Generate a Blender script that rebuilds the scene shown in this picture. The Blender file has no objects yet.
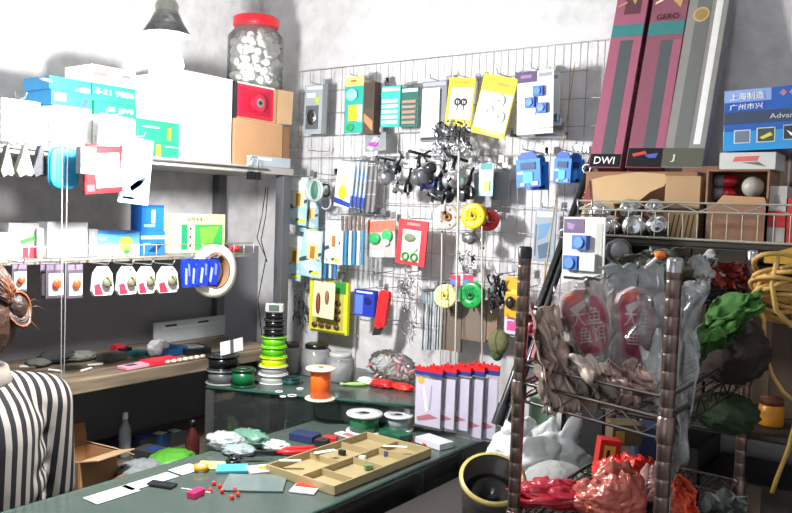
import bpy, bmesh, math, random
from mathutils import Vector, Matrix, noise
PI = math.pi
SC = bpy.context.scene
COL = SC.collection
rnd = random.Random(7)

# ------------------------------------------------------------------ camera
CAM = Vector((2.115, -2.03, 1.5))
FPX = 780.0
_fw = Vector((-0.588, 0.809, 0)).normalized()
_r0 = Vector((_fw.y, -_fw.x, 0))
_p = math.radians(3.4)
FW = (_fw * math.cos(_p) - Vector((0, 0, 1)) * math.sin(_p)).normalized()
_u0 = _r0.cross(FW).normalized()
_t = math.radians(2.0)
RT = (_r0 * math.cos(_t) + _u0 * math.sin(_t)).normalized()
UP = (_u0 * math.cos(_t) - _r0 * math.sin(_t)).normalized()
cd = bpy.data.cameras.new('camera'); cam = bpy.data.objects.new('camera', cd); COL.objects.link(cam)
M3 = Matrix((RT, UP, -FW)).transposed()
cam.matrix_world = Matrix.Translation(CAM) @ M3.to_4x4()
cd.sensor_width = 36.0; cd.lens = 36.0 * FPX / 792.0; cd.clip_start = 0.05
SC.camera = cam

def ray(px, py):
    return FW + RT * ((px - 396.0) / FPX) - UP * ((py - 256.5) / FPX)
def P(px, py, ax, v):
    """the point of the plane <axis ax = v> seen at that spot of the photograph"""
    d = ray(px, py); i = 'xyz'.index(ax)
    return CAM + d * ((v - CAM[i]) / d[i])
def PD(px, py, dep):
    return CAM + ray(px, py) * dep

# ------------------------------------------------------------------ materials
def lin(c):
    if isinstance(c, str):
        c = [int(c[i:i + 2], 16) / 255 for i in (0, 2, 4)]
    return tuple((x / 12.92 if x <= .04045 else ((x + .055) / 1.055) ** 2.4) for x in c)
_M = {}
def m(hexc, rough=.5, metal=0.0, kind='', var=.12, scale=25.0, bump=0.0):
    key = (hexc, rough, metal, kind, var, scale, bump)
    if key in _M: return _M[key]
    mt = bpy.data.materials.new(('mat_%s_%s' % (hexc, kind or 'plain')))
    mt.use_nodes = True; nt = mt.node_tree; N = nt.nodes; L = nt.links
    b = N['Principled BSDF']; c = lin(hexc)
    tc = N.new('ShaderNodeTexCoord'); nz = N.new('ShaderNodeTexNoise')
    nz.inputs['Scale'].default_value = scale; nz.inputs['Detail'].default_value = 4
    L.new(tc.outputs['Object'], nz.inputs['Vector'])
    mx = N.new('ShaderNodeMix'); mx.data_type = 'RGBA'
    lo = [x * (1 - var) for x in c]; hi = [min(1, x * (1 + var) + .01 * var) for x in c]
    mx.inputs[6].default_value = (*lo, 1); mx.inputs[7].default_value = (*hi, 1)
    L.new(nz.outputs['Fac'], mx.inputs[0]); L.new(mx.outputs[2], b.inputs['Base Color'])
    b.inputs['Roughness'].default_value = rough; b.inputs['Metallic'].default_value = metal
    if bump:
        bp = N.new('ShaderNodeBump'); bp.inputs['Strength'].default_value = bump; bp.inputs['Distance'].default_value = .01
        L.new(nz.outputs['Fac'], bp.inputs['Height']); L.new(bp.outputs['Normal'], b.inputs['Normal'])
    if kind in ('clear', 'film', 'glass', 'dusty'):
        tr = N.new('ShaderNodeBsdfTransparent'); tr.inputs['Color'].default_value = (*c, 1)
        gl = N.new('ShaderNodeBsdfGlossy'); gl.inputs['Roughness'].default_value = rough
        df = N.new('ShaderNodeBsdfDiffuse'); df.inputs['Color'].default_value = (*lin('a6beb4' if kind == 'dusty' else 'e2e4e4'), 1)
        fr = N.new('ShaderNodeFresnel'); fr.inputs['IOR'].default_value = 1.5
        ad = N.new('ShaderNodeMixShader'); ad.inputs[0].default_value = {'clear': .10, 'film': .26, 'glass': .03, 'dusty': .2}[kind]
        ms = N.new('ShaderNodeMixShader')
        L.new(fr.outputs[0], ms.inputs[0]); L.new(tr.outputs[0], ad.inputs[1]); L.new(df.outputs[0], ad.inputs[2])
        L.new(ad.outputs[0], ms.inputs[1]); L.new(gl.outputs[0], ms.inputs[2])
        if kind == 'film' or (kind == 'clear' and bump):
            bp = N.new('ShaderNodeBump'); bp.inputs['Strength'].default_value = .6; bp.inputs['Distance'].default_value = .01
            L.new(nz.outputs['Fac'], bp.inputs['Height']); L.new(bp.outputs['Normal'], gl.inputs['Normal'])
        L.new(ms.outputs[0], N['Material Output'].inputs[0])
    if kind == 'emit':
        b.inputs['Emission Color'].default_value = (*c, 1); b.inputs['Emission Strength'].default_value = 25
    _M[key] = mt
    return mt
def card(h): return m(h, .55, 0, 'card', .10, 40)
def gloss(h): return m(h, .22, 0, 'gloss', .10, 40)
def cloth(h): return m(h, .9, 0, 'cloth', .3, 60, .4)
CHROME = m('b9b9bb', .22, 1.0, 'chrome', .1, 30)
STEEL = m('8f9194', .4, 1.0, 'steel', .2, 30)
WIRE = m('9a9da0', .4, .6, 'wire', .15, 30)
DSTEEL = m('3a3b3e', .4, .7, 'darksteel', .2, 30)
BLACK = gloss('141517'); DKGREY = gloss('2c2e32')
CLEAR = m('fbfcfc', .12, 0, 'clear', .1, 60); FILM = m('e6e8e8', .2, 0, 'film', .1, 18)
GLASS = m('cfe6de', .03, 0, 'glass'); GLASSG = m('5f9c88', .1, 0, 'clear')
WHITE = card('f0f0ee'); CREAM = card('e8dcc0'); KRAFT = m('b98f68', .8, 0, 'kraft', .18, 9)
KRAFTD = m('8a6448', .8, 0, 'kraft', .18, 9); KRAFTL = m('c9a67e', .8, 0, 'kraft', .15, 9)

def plaster(name, base, stain, amt, sc=2.2):
    mt = bpy.data.materials.new(name); mt.use_nodes = True; nt = mt.node_tree; N = nt.nodes; L = nt.links
    b = N['Principled BSDF']; b.inputs['Roughness'].default_value = .9
    tc = N.new('ShaderNodeTexCoord')
    n1 = N.new('ShaderNodeTexNoise'); n1.inputs['Scale'].default_value = sc; n1.inputs['Detail'].default_value = 8; n1.inputs['Roughness'].default_value = .7
    n2 = N.new('ShaderNodeTexNoise'); n2.inputs['Scale'].default_value = sc * 9; n2.inputs['Detail'].default_value = 6
    L.new(tc.outputs['Object'], n1.inputs['Vector']); L.new(tc.outputs['Object'], n2.inputs['Vector'])
    mu = N.new('ShaderNodeMath'); mu.operation = 'MULTIPLY'
    L.new(n1.outputs['Fac'], mu.inputs[0]); L.new(n2.outputs['Fac'], mu.inputs[1])
    cr = N.new('ShaderNodeValToRGB'); cr.color_ramp.elements[0].position = .12; cr.color_ramp.elements[1].position = .34
    s = [a * amt + c * (1 - amt) for a, c in zip(lin(stain), lin(base))]
    cr.color_ramp.elements[0].color = (*s, 1); cr.color_ramp.elements[1].color = (*lin(base), 1)
    L.new(mu.outputs[0], cr.inputs[0]); L.new(cr.outputs[0], b.inputs['Base Color'])
    bp = N.new('ShaderNodeBump'); bp.inputs['Strength'].default_value = .5; bp.inputs['Distance'].default_value = .01
    L.new(n2.outputs['Fac'], bp.inputs['Height']); L.new(bp.outputs['Normal'], b.inputs['Normal'])
    return mt
def wood(name, c0, c1, sc=6):
    mt = bpy.data.materials.new(name); mt.use_nodes = True; nt = mt.node_tree; N = nt.nodes; L = nt.links
    b = N['Principled BSDF']; b.inputs['Roughness'].default_value = .6
    tc = N.new('ShaderNodeTexCoord'); mp = N.new('ShaderNodeMapping'); mp.inputs['Scale'].default_value = (12, .8, 12)
    n1 = N.new('ShaderNodeTexNoise'); n1.inputs['Scale'].default_value = sc; n1.inputs['Detail'].default_value = 6
    L.new(tc.outputs['Object'], mp.inputs[0]); L.new(mp.outputs[0], n1.inputs['Vector'])
    cr = N.new('ShaderNodeValToRGB'); cr.color_ramp.elements[0].position = .35; cr.color_ramp.elements[1].position = .65
    cr.color_ramp.elements[0].color = (*lin(c0), 1); cr.color_ramp.elements[1].color = (*lin(c1), 1)
    L.new(n1.outputs['Fac'], cr.inputs[0]); L.new(cr.outputs[0], b.inputs['Base Color'])
    return mt
def stripes(name, ca, cb, freq, ax='x', mixz=None):
    mt = bpy.data.materials.new(name); mt.use_nodes = True; nt = mt.node_tree; N = nt.nodes; L = nt.links
    b = N['Principled BSDF']; b.inputs['Roughness'].default_value = .85
    tc = N.new('ShaderNodeTexCoord'); sp = N.new('ShaderNodeSeparateXYZ'); L.new(tc.outputs['Object'], sp.inputs[0])
    def band(sock, add=None):
        mu = N.new('ShaderNodeMath'); mu.operation = 'MULTIPLY'; mu.inputs[1].default_value = freq
        L.new(sock, mu.inputs[0])
        fr = N.new('ShaderNodeMath'); fr.operation = 'FRACT'; L.new(mu.outputs[0], fr.inputs[0])
        gt = N.new('ShaderNodeMath'); gt.operation = 'GREATER_THAN'; gt.inputs[1].default_value = .5; L.new(fr.outputs[0], gt.inputs[0])
        return gt.outputs[0]
    fac = band(sp.outputs[ax.upper()])
    if mixz is not None:
        f2 = band(sp.outputs['X' if ax == 'y' else 'Y'])
        g = N.new('ShaderNodeMath'); g.operation = 'GREATER_THAN'; g.inputs[1].default_value = mixz; L.new(sp.outputs['Z'], g.inputs[0])
        mm = N.new('ShaderNodeMix'); mm.data_type = 'FLOAT'; L.new(g.outputs[0], mm.inputs[0]); L.new(fac, mm.inputs[2]); L.new(f2, mm.inputs[3])
        fac = mm.outputs[0]
    mx = N.new('ShaderNodeMix'); mx.data_type = 'RGBA'; L.new(fac, mx.inputs[0])
    mx.inputs[6].default_value = (*lin(ca), 1); mx.inputs[7].default_value = (*lin(cb), 1)
    L.new(mx.outputs[2], b.inputs['Base Color'])
    return mt

# ------------------------------------------------------------------ mesh builder
def frame(d):
    d = d.normalized(); a = Vector((0, 0, 1)) if abs(d.z) < .9 else Vector((1, 0, 0))
    x = d.cross(a).normalized(); return x, d.cross(x)
class MB:
    def __init__(s): s.v = []; s.f = []; s.mi = []; s.sm = []; s.mats = []
    def _m(s, mat):
        if mat not in s.mats: s.mats.append(mat)
        return s.mats.index(mat)
    def add(s, vs, fs, mat, smooth=False, T=None):
        o = len(s.v); k = s._m(mat)
        for p in vs:
            p = Vector(p); s.v.append(T @ p if T else p)
        for f in fs: s.f.append([o + i for i in f]); s.mi.append(k); s.sm.append(smooth)
        return s
    def box(s, c, d, mat, T=None):
        x, y, z = c; a, b, e = d[0] / 2, d[1] / 2, d[2] / 2
        vs = [(x + i * a, y + j * b, z + k * e) for i in (-1, 1) for j in (-1, 1) for k in (-1, 1)]
        return s.add(vs, [(0, 1, 3, 2), (4, 6, 7, 5), (0, 4, 5, 1), (2, 3, 7, 6), (0, 2, 6, 4), (1, 5, 7, 3)], mat, False, T)
    def cyl(s, p0, p1, r0, mat, r1=None, n=14, T=None, cap=True):
        p0 = Vector(p0); p1 = Vector(p1); r1 = r0 if r1 is None else r1
        x, y = frame(p1 - p0); vs = []
        for p, r in ((p0, r0), (p1, r1)):
            for i in range(n):
                a = 2 * PI * i / n; vs.append(p + x * r * math.cos(a) + y * r * math.sin(a))
        s.add(vs, [(i, (i + 1) % n, n + (i + 1) % n, n + i) for i in range(n)], mat, True, T)
        if cap: s.add(vs, [tuple(range(n))[::-1], tuple(range(n, 2 * n))], mat, False, T)
        return s
    def tube(s, pts, r, mat, n=6, T=None, closed=False):
        pts = [Vector(p) for p in pts]; K = len(pts); vs = []; X = None
        for i, p in enumerate(pts):
            a = pts[(i - 1) % K] if (i or closed) else p; b = pts[(i + 1) % K] if (i < K - 1 or closed) else p
            d = (b - a)
            d = d.normalized() if d.length > 1e-9 else Vector((0, 0, 1))
            if X is None: X, _ = frame(d)
            X = (X - d * X.dot(d))
            X = X.normalized() if X.length > 1e-6 else frame(d)[0]
            Y = d.cross(X); rr = r[i] if isinstance(r, (list, tuple)) else r
            for j in range(n):
                t = 2 * PI * j / n; vs.append(p + X * rr * math.cos(t) + Y * rr * math.sin(t))
        R = K if closed else K - 1
        fs = [(i * n + j, i * n + (j + 1) % n, ((i + 1) % K) * n + (j + 1) % n, ((i + 1) % K) * n + j) for i in range(R) for j in range(n)]
        if not closed: fs += [tuple(range(n))[::-1], tuple(range((K - 1) * n, K * n))]
        return s.add(vs, fs, mat, True, T)
    def lathe(s, prof, mat, n=24, T=None, smooth=True):
        vs = []; K = len(prof)
        for r, z in prof:
            for j in range(n):
                t = 2 * PI * j / n; vs.append((max(r, 1e-5) * math.cos(t), max(r, 1e-5) * math.sin(t), z))
        fs = [(i * n + j, i * n + (j + 1) % n, (i + 1) * n + (j + 1) % n, (i + 1) * n + j) for i in range(K - 1) for j in range(n)]
        return s.add(vs, fs, mat, smooth, T)
    def ell(s, c, r, mat, T=None, n=14, k=9, amp=0, fq=1, seed=0):
        c = Vector(c); r = Vector(r) if not isinstance(r, (int, float)) else Vector((r, r, r)); vs = []
        for i in range(k + 1):
            a = PI * i / k
            for j in range(n):
                t = 2 * PI * j / n
                d = Vector((math.sin(a) * math.cos(t), math.sin(a) * math.sin(t), math.cos(a)))
                g = 1.0
                if amp:
                    q = d * fq + Vector((seed * 3.7, seed * 1.3, seed))
                    g += amp * (1 - 2.2 * abs(noise.noise(q))) + amp * .5 * noise.noise(q * 2.7)
                vs.append(c + Vector((d.x * r.x, d.y * r.y, d.z * r.z)) * g)
        fs = [(i * n + j, (i + 1) * n + j, (i + 1) * n + (j + 1) % n, i * n + (j + 1) % n) for i in range(k) for j in range(n)]
        return s.add(vs, fs, mat, True, T)
    def torus(s, c, R, r, mat, T=None, n=24, k=8, ax='y', sx=1, sz=1):
        pts = []
        for i in range(n):
            a = 2 * PI * i / n; u, v = R * math.cos(a) * sx, R * math.sin(a) * sz
            pts.append(Vector(c) + (Vector((u, 0, v)) if ax == 'y' else Vector((u, v, 0)) if ax == 'z' else Vector((0, u, v))))
        return s.tube(pts, r, mat, k, T, True)
    def prism(s, poly, y0, y1, mat, T=None, ax='y'):
        n = len(poly)
        mk = (lambda a, b, y: (a, y, b)) if ax == 'y' else (lambda a, b, y: (a, b, y)) if ax == 'z' else (lambda a, b, y: (y, a, b))
        vs = [mk(a, b, y0) for a, b in poly] + [mk(a, b, y1) for a, b in poly]
        return s.add(vs, [tuple(range(n)), tuple(range(n, 2 * n))[::-1]] + [(i, n + i, n + (i + 1) % n, (i + 1) % n) for i in range(n)], mat, False, T)
    def sheet(s, fn, nu, nv, mat, th=.0008, T=None):
        """a crumpled sheet with a real thickness: fn(u,v) in 0..1"""
        g = [[Vector(fn(i / nu, j / nv)) for j in range(nv + 1)] for i in range(nu + 1)]
        vs = []; W = nv + 1
        nr = []
        for i in range(nu + 1):
            for j in range(W):
                a = g[min(i + 1, nu)][j] - g[max(i - 1, 0)][j]; b = g[i][min(j + 1, nv)] - g[i][max(j - 1, 0)]
                q = a.cross(b); nr.append(q.normalized() if q.length > 1e-12 else Vector((0, 0, 1)))
        flat = [g[i][j] for i in range(nu + 1) for j in range(W)]
        vs = [p + q * th / 2 for p, q in zip(flat, nr)] + [p - q * th / 2 for p, q in zip(flat, nr)]
        o = len(flat); fs = []
        for i in range(nu):
            for j in range(nv):
                a, b, c, d = i * W + j, (i + 1) * W + j, (i + 1) * W + j + 1, i * W + j + 1
                fs += [(a, b, c, d), (o + d, o + c, o + b, o + a)]
        for i in range(nu):
            for j in (0, nv):
                a, b = i * W + j, (i + 1) * W + j; fs.append((a, b, o + b, o + a))
        for j in range(nv):
            for i in (0, nu):
                a, b = i * W + j, i * W + j + 1; fs.append((a, b, o + b, o + a))
        return s.add(vs, fs, mat, True, T)
    def text(s, body, size, mat, T, w=None, ext=.0003):
        cu = bpy.data.curves.new('t', 'FONT'); cu.body = body; cu.size = size; cu.align_x = 'CENTER'; cu.align_y = 'CENTER'; cu.extrude = ext
        cu.resolution_u = 3
        ob = bpy.data.objects.new('t', cu); COL.objects.link(ob)
        dg = bpy.context.evaluated_depsgraph_get(); me = bpy.data.meshes.new_from_object(ob.evaluated_get(dg))
        vs = [v.co.copy() for v in me.vertices]; fs = [tuple(p.vertices) for p in me.polygons]
        if vs:
            if w:
                cw = max(v.x for v in vs) - min(v.x for v in vs); k = w / max(cw, 1e-6)
                for v in vs: v.x *= k
            # text lies in XY: stand it up to face -y
            R = Matrix.Rotation(PI / 2, 4, 'X')
            s.add(vs, fs, mat, False, T @ R)
        bpy.data.objects.remove(ob); bpy.data.curves.remove(cu); bpy.data.meshes.remove(me)
        return s
    def build(s, name, parent=None, bevel=0, label=None, kind=None):
        me = bpy.data.meshes.new(name); me.from_pydata([tuple(v) for v in s.v], [], s.f)
        for mt in s.mats: me.materials.append(mt)
        me.polygons.foreach_set('material_index', s.mi); me.polygons.foreach_set('use_smooth', s.sm); me.update()
        bm = bmesh.new(); bm.from_mesh(me); bmesh.ops.recalc_face_normals(bm, faces=bm.faces); bm.to_mesh(me); bm.free()
        o = bpy.data.objects.new(name, me); COL.objects.link(o)
        if parent: o.parent = parent
        if bevel:
            b = o.modifiers.new('bevel', 'BEVEL'); b.width = bevel; b.segments = 2; b.limit_method = 'ANGLE'; b.angle_limit = .9
        if label: o['label'] = label
        if kind: o['kind'] = kind
        return o
def Tl(x=0, y=0, z=0): return Matrix.Translation((x, y, z))
def Rx(a): return Matrix.Rotation(math.radians(a), 4, 'X')
def Ry(a): return Matrix.Rotation(math.radians(a), 4, 'Y')
def Rz(a): return Matrix.Rotation(math.radians(a), 4, 'Z')

def tag(o, label, cat, group=None, kind=None):
    o['label'] = label; o['category'] = cat
    if group: o['group'] = group
    if kind: o['kind'] = kind
    return o
def thing(name, label, cat, loc=(0, 0, 0), rot=(0, 0, 0), group=None):
    o = bpy.data.objects.new(name, None); COL.objects.link(o); o.empty_display_size = .02
    o.location = loc; o.rotation_euler = [math.radians(a) for a in rot]
    return tag(o, label, cat, group)
def struct(name, mb, **k):
    o = mb.build(name, **k); o['kind'] = 'structure'; return o
def copy_tree(src, loc, rot, label, group=None):
    r = src.copy(); COL.objects.link(r); r.location = loc; r.rotation_euler = [math.radians(a) for a in rot]; r['label'] = label
    if group: r['group'] = group
    for ch in list(src.children):
        c = ch.copy(); COL.objects.link(c); c.parent = r
        for g in ch.children:
            d = g.copy(); COL.objects.link(d); d.parent = c
    return r
# ------------------------------------------------------------------ goods described by where they show
FY = lambda r, pl, val: None
def spot(rect, pl, val):
    x0, y0, x1, y1 = rect; xm, ym = (x0 + x1) / 2, (y0 + y1) / 2
    a = P(x0, ym, pl, val); b = P(x1, ym, pl, val); t = P(xm, y0, pl, val); o = P(xm, y1, pl, val); c = P(xm, ym, pl, val)
    return c, (b - a).length, t.z - o.z, o.z, t.z
def shapes(mb, lst, w, h):
    X = lambda u: (u - .5) * w
    Z = lambda v: (1 - v) * h
    for s in lst:
        k = s[0]
        if k == 'r':
            _, u0, v0, u1, v1, mt = s[:6]; fr = s[6] if len(s) > 6 else .0005; bk = s[7] if len(s) > 7 else 0
            mb.box(((X(u0) + X(u1)) / 2, (bk - fr) / 2, (Z(v0) + Z(v1)) / 2), (abs(X(u1) - X(u0)), fr + bk, abs(Z(v1) - Z(v0))), mt)
        elif k == 'e':
            _, u, v, ru, rv, mt, pr = s[:7]; mb.ell((X(u), -pr, Z(v)), (ru * w, pr, rv * h), mt)
        elif k == 'c':
            _, u, v, r, mt, pr = s[:6]; b0 = s[6] if len(s) > 6 else 0
            mb.cyl((X(u), -b0, Z(v)), (X(u), -b0 - pr, Z(v)), r * w, mt, n=18)
        elif k == 'o':
            _, u, v, R, r, mt = s[:6]; mb.torus((X(u), -r * w - (s[6] if len(s) > 6 else 0), Z(v)), R * w, r * w, mt, n=20, k=6)
        elif k == 't':
            _, u, v, size, body, mt = s[:6]; mb.text(body, size, mt, Tl(X(u), -.0030, Z(v)), w=(s[6] * w if len(s) > 6 and s[6] else None))
        elif k == 'p':
            _, poly, mt = s[:3]; fr = s[3] if len(s) > 3 else .0005; bk = s[4] if len(s) > 4 else 0
            mb.prism([(X(u), Z(v)) for u, v in poly], -fr, bk, mt)
        elif k == 's':      # a stick, upright or slanting: u0,v0,u1,v1,radius
            _, u0, v0, u1, v1, r, mt = s[:7]; b0 = s[7] if len(s) > 7 else r; r1 = s[8] if len(s) > 8 else r
            mb.cyl((X(u0), -b0, Z(v0)), (X(u1), -b0, Z(v1)), r, mt, r1=r1, n=8)
HOOKN = [0]
def goods(name, cat, label, rect, pl, val, parts, group=None, roll=0, yaw=0, zb=None, zt=None, bevel=0, w=None, h=None, hook=None, tilt=0):
    c, ww, hh, z0, z1 = spot(rect, pl, val)
    if zb is not None: z0 = zb
    if zt is not None: z1 = zt
    ww = w or ww; hh = h or (z1 - z0)
    rz = 90 if pl == 'x' else 0
    base = Vector((c.x, c.y, z0))
    if roll:
        R = Matrix.Rotation(math.radians(rz), 4, 'Z') @ Ry(roll)
        base = Vector((c.x, c.y, (z0 + z1) / 2)) - R @ Vector((0, 0, hh / 2))
    o = thing(name, label, cat, base, (tilt, roll, rz + yaw), group)
    for pt in parts:
        mb = MB(); shapes(mb, pt[1], ww, hh); par = mb.build(pt[0], o, bevel=bevel if pt is parts[0] else 0)
        for sub in pt[2:]:
            ms = MB(); shapes(ms, sub[1], ww, hh); ms.build(sub[0], par)
    if not hook and pl == 'y' and name in ('float_tube', 'grey_float_sleeve', 'brown_pack', 'tiny_card', 'grey_sleeve', 'flat_grey_card', 'pink_lure_pack', 'green_bait_pouch', 'float_stick', 'tool_blister'):
        hook = label.split(' of the')[0] if name in ('float_tube', 'float_stick') and ' of the' in label else ' '.join(label.split()[:7])
        if name in ('float_tube', 'float_stick', 'tool_blister'): hook = {'float_tube': 'float tube, ', 'float_stick': 'float stick, ', 'tool_blister': 'clear sleeve, '}[name] + ' '.join(label.split()[:5])
    if hook:
        R = o.rotation_euler.to_matrix()
        top = base + R @ Vector((0, 0, hh + .004))
        if pl == 'y': wire_hook(top.x, top.z, -.034, top.y - .03, hook)
        else: wire_hook_x(top.y, top.z, .352, top.x + .025, hook)
    return o
def wire_hook(x, z, yb, yf, short, mat=None):
    o = thing('display_hook', 'wire display hook on the wall grid holding the ' + short, 'hook', (x, yb, z), group='wire hooks on the wall grid')
    L = yb - yf
    MB().tube([(0, 0, .02), (0, -.004, .004), (0, -.012, 0), (0, -L + .008, .001), (0, -L, .012)], .0014, mat or WIRE, 5).build('prong', o)
    MB().box((0, -.002, .012), (.016, .003, .022), mat or WIRE).build('clip', o)
def wire_hook_x(y, z, xb, xf, short, mat=None):
    o = thing('display_hook', 'wire hook on the shelf rail holding the ' + short, 'hook', (xb, y, z), (0, 0, 90), group='wire hooks along the shelf rails')
    L = xf - xb
    MB().tube([(0, 0, .018), (0, -.004, .004), (0, -.012, 0), (0, -L + .008, .001), (0, -L, .012)], .0014, mat or WIRE, 5).build('prong', o)

# ------------------------------------------------------------------ the room
WALLM = plaster('white_wash', 'dcdbdc', '9a979a', .45)
struct('wall_back', MB().box((1.6, .05, 1.4), (3.4, .1, 2.8), WALLM))
struct('wall_left', MB().box((-.05, -2, 1.4), (.1, 4.2, 2.8), WALLM))
struct('wall_right', MB().box((3.25, -2, 1.4), (.1, 4.2, 2.8), WALLM))
fwm = MB(); fwm.box((.3, -4.15, 1.4), (.8, .1, 2.8), WALLM); fwm.box((3.0, -4.15, 1.4), (.6, .1, 2.8), WALLM); fwm.box((1.7, -4.15, 2.6), (2.0, .1, .4), WALLM)
struct('wall_front', fwm)
struct('floor', MB().box((1.6, -2, -.05), (3.4, 4.4, .1), m('5a5652', .6, 0, 'concrete', .35, 5, .3)))
struct('ceiling', MB().box((1.6, -2, 2.85), (3.4, 4.4, .1), plaster('ceiling_wash', 'cfcfcd', '9c9a97', .4)))

# ------------------------------------------------------------------ shelving along the left wall
GP = m('5b5c60', .5, .2, 'greypaint', .2, 12); BOARDM = m('6d6a66', .5, 0, 'board', .2, 8); DARKP = m('7d7d84', .6, 0, 'panel', .25, 3)
sh = thing('shelving_unit', 'grey metal shelving unit along the left wall under the bright bulb', 'shelf', (0, 0, 0))
SD = .35
for (x, y) in ((.325, -.2), (.02, -.2), (.325, -1.95), (.02, -1.95)):
    MB().box((x, y, 1.03 if y < -1 else .81), (.035, .035, 2.06 if y < -1 else 1.62), GP).build('post', sh, bevel=.002)
MB().box((SD / 2, -1.09, 1.61), (SD, 1.82, .022), m('a5a19c', .5, 0, 'board', .2, 8)).build('top_shelf', sh, bevel=.002)
MB().box((SD / 2, -1.16, 1.347), (SD - .01, 1.6, .01), m('8b857c', .5, .2, 'board', .2, 8)).build('middle_shelf', sh)
MB().box((SD / 2, -1.1, 1.03), (SD, 1.75, .035), wood('work_board', '5d5144', '8a7a66')).build('lower_shelf', sh, bevel=.002)
MB().box((SD / 2, -1.1, .75), (SD, 1.75, .03), wood('low_board', '4d4238', '6d5f50')).build('bottom_shelf', sh, bevel=.002)
MB().box((.006, -1.0, .685), (.01, 2.0, 1.33), DARKP).build('back_panel', sh)
rb = MB(); rb.tube([(.362, -.36, 1.352), (.362, -1.9, 1.352)], .0022, m('cfc8b0', .4, .4, 'wire', .1, 30)); rb.tube([(.362, -.36, 1.385), (.362, -1.9, 1.385)], .0016, m('cfc8b0', .4, .4, 'wire', .1, 30))
for k in range(40): rb.tube([(.362, -.36 - k * .0394, 1.352), (.362, -.36 - k * .0394, 1.385)], .0012, m('cfc8b0', .4, .4, 'wire', .1, 30), 5)
rb.build('shelf_rail', sh)
MB().tube([(.358, -.3, 1.612), (.358, -1.95, 1.612)], .003, WIRE).build('shelf_rail', sh)

# ------------------------------------------------------------------ bulb
bp = Vector((.56, -.83, 1.83))
bp = PD(166, 64, 1.62)
lamp = thing('hanging_bulb', 'bright white bulb hanging from its holder over the left shelves', 'lamp', (bp.x, bp.y, bp.z))
MB().lathe([(0, -.045), (.018, -.042), (.032, -.025), (.036, 0), (.03, .025), (.02, .045), (.016, .055)], m('fffefa', .5, 0, 'emit'), 20).build('bulb', lamp)
MB().lathe([(.017, .055), (.018, .075), (.022, .08), (.024, .12), (.018, .13), (.006, .14), (0, .14)], m('c4c0b8', .4, 0, 'holder')).build('lamp_holder', lamp)
MB().lathe([(.022, .11), (.034, .085), (.05, .06), (.049, .059), (.033, .083), (.02, .108)], m('f4f4f2', .1, 0, 'film')).build('lamp_shade', lamp)
MB().tube([(0, 0, .14), (.004, 0, .5), (0, 0, 2.8 - bp.z)], .003, m('d8d4cc', .5)).build('cord', lamp)
ld = bpy.data.lights.new('bulb_light', 'POINT'); ld.energy = 66; ld.shadow_soft_size = .05; ld.color = (1, .985, .97)
lo = bpy.data.objects.new('bulb_light', ld); COL.objects.link(lo); lo.location = (bp.x, bp.y, bp.z - .075); lo.parent = None

# tube lamp on the ceiling, above and behind the viewer
tl = thing('tube_lamp', 'fluorescent tube lamp on the ceiling above the counters', 'lamp', (1.9, -2.3, 2.79))
MB().box((0, 0, -.015), (.08, 1.2, .03), WHITE).build('housing', tl)
MB().cyl((0, -.58, -.045), (0, .58, -.045), .014, m('f4f8ff', .5, 0, 'emit')).build('tube', tl)
ad = bpy.data.lights.new('tube_light', 'AREA'); ad.shape = 'RECTANGLE'; ad.size = .05; ad.size_y = 1.15; ad.energy = 9; ad.color = (.93, .96, 1)
ao = bpy.data.objects.new('tube_light', ad); COL.objects.link(ao); ao.location = (1.9, -2.3, 2.72)
# daylight through the open shop front
dd = bpy.data.lights.new('daylight', 'AREA'); dd.shape = 'RECTANGLE'; dd.size = 1.9; dd.size_y = 2.1; dd.energy = 14; dd.color = (.86, .93, 1)
do = bpy.data.objects.new('daylight', dd); COL.objects.link(do); do.location = (1.7, -4.3, 1.35); do.rotation_euler = (math.radians(-90), 0, 0)
do.rotation_euler = (math.radians(90), 0, 0)
w = bpy.data.worlds.new('world'); SC.world = w; w.use_nodes = True
w.node_tree.nodes['Background'].inputs[0].default_value = (.75, .85, 1, 1); w.node_tree.nodes['Background'].inputs[1].default_value = .15
SC.view_settings.view_transform = 'Standard'; SC.view_settings.look = 'None'; SC.view_settings.exposure = 0; SC.view_settings.gamma = 1

# ------------------------------------------------------------------ wall grid
gp = thing('wire_grid_panel', 'white wire grid panel hung on the whitewashed back wall', 'display grid', (0, -.03, 1.15))
gl = P(297, 200, 'y', -.03).x; gr = P(602, 200, 'y', -.03).x; GZ1 = 1.965
vb = MB(); k = gl
while k < gr + .001:
    vb.cyl((k, 0, 0), (k, 0, GZ1 - 1.15), .0013, WIRE, n=6); k += .0475
vb.build('upright_wires', gp)
hb = MB()
for i in range(12): hb.cyl((gl, -.003, i * (GZ1 - 1.15) / 11), (gr, -.003, i * (GZ1 - 1.15) / 11), .0016 if i in (0, 11) else .0013, WIRE, n=6)
hb.build('cross_wires', gp)

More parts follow.
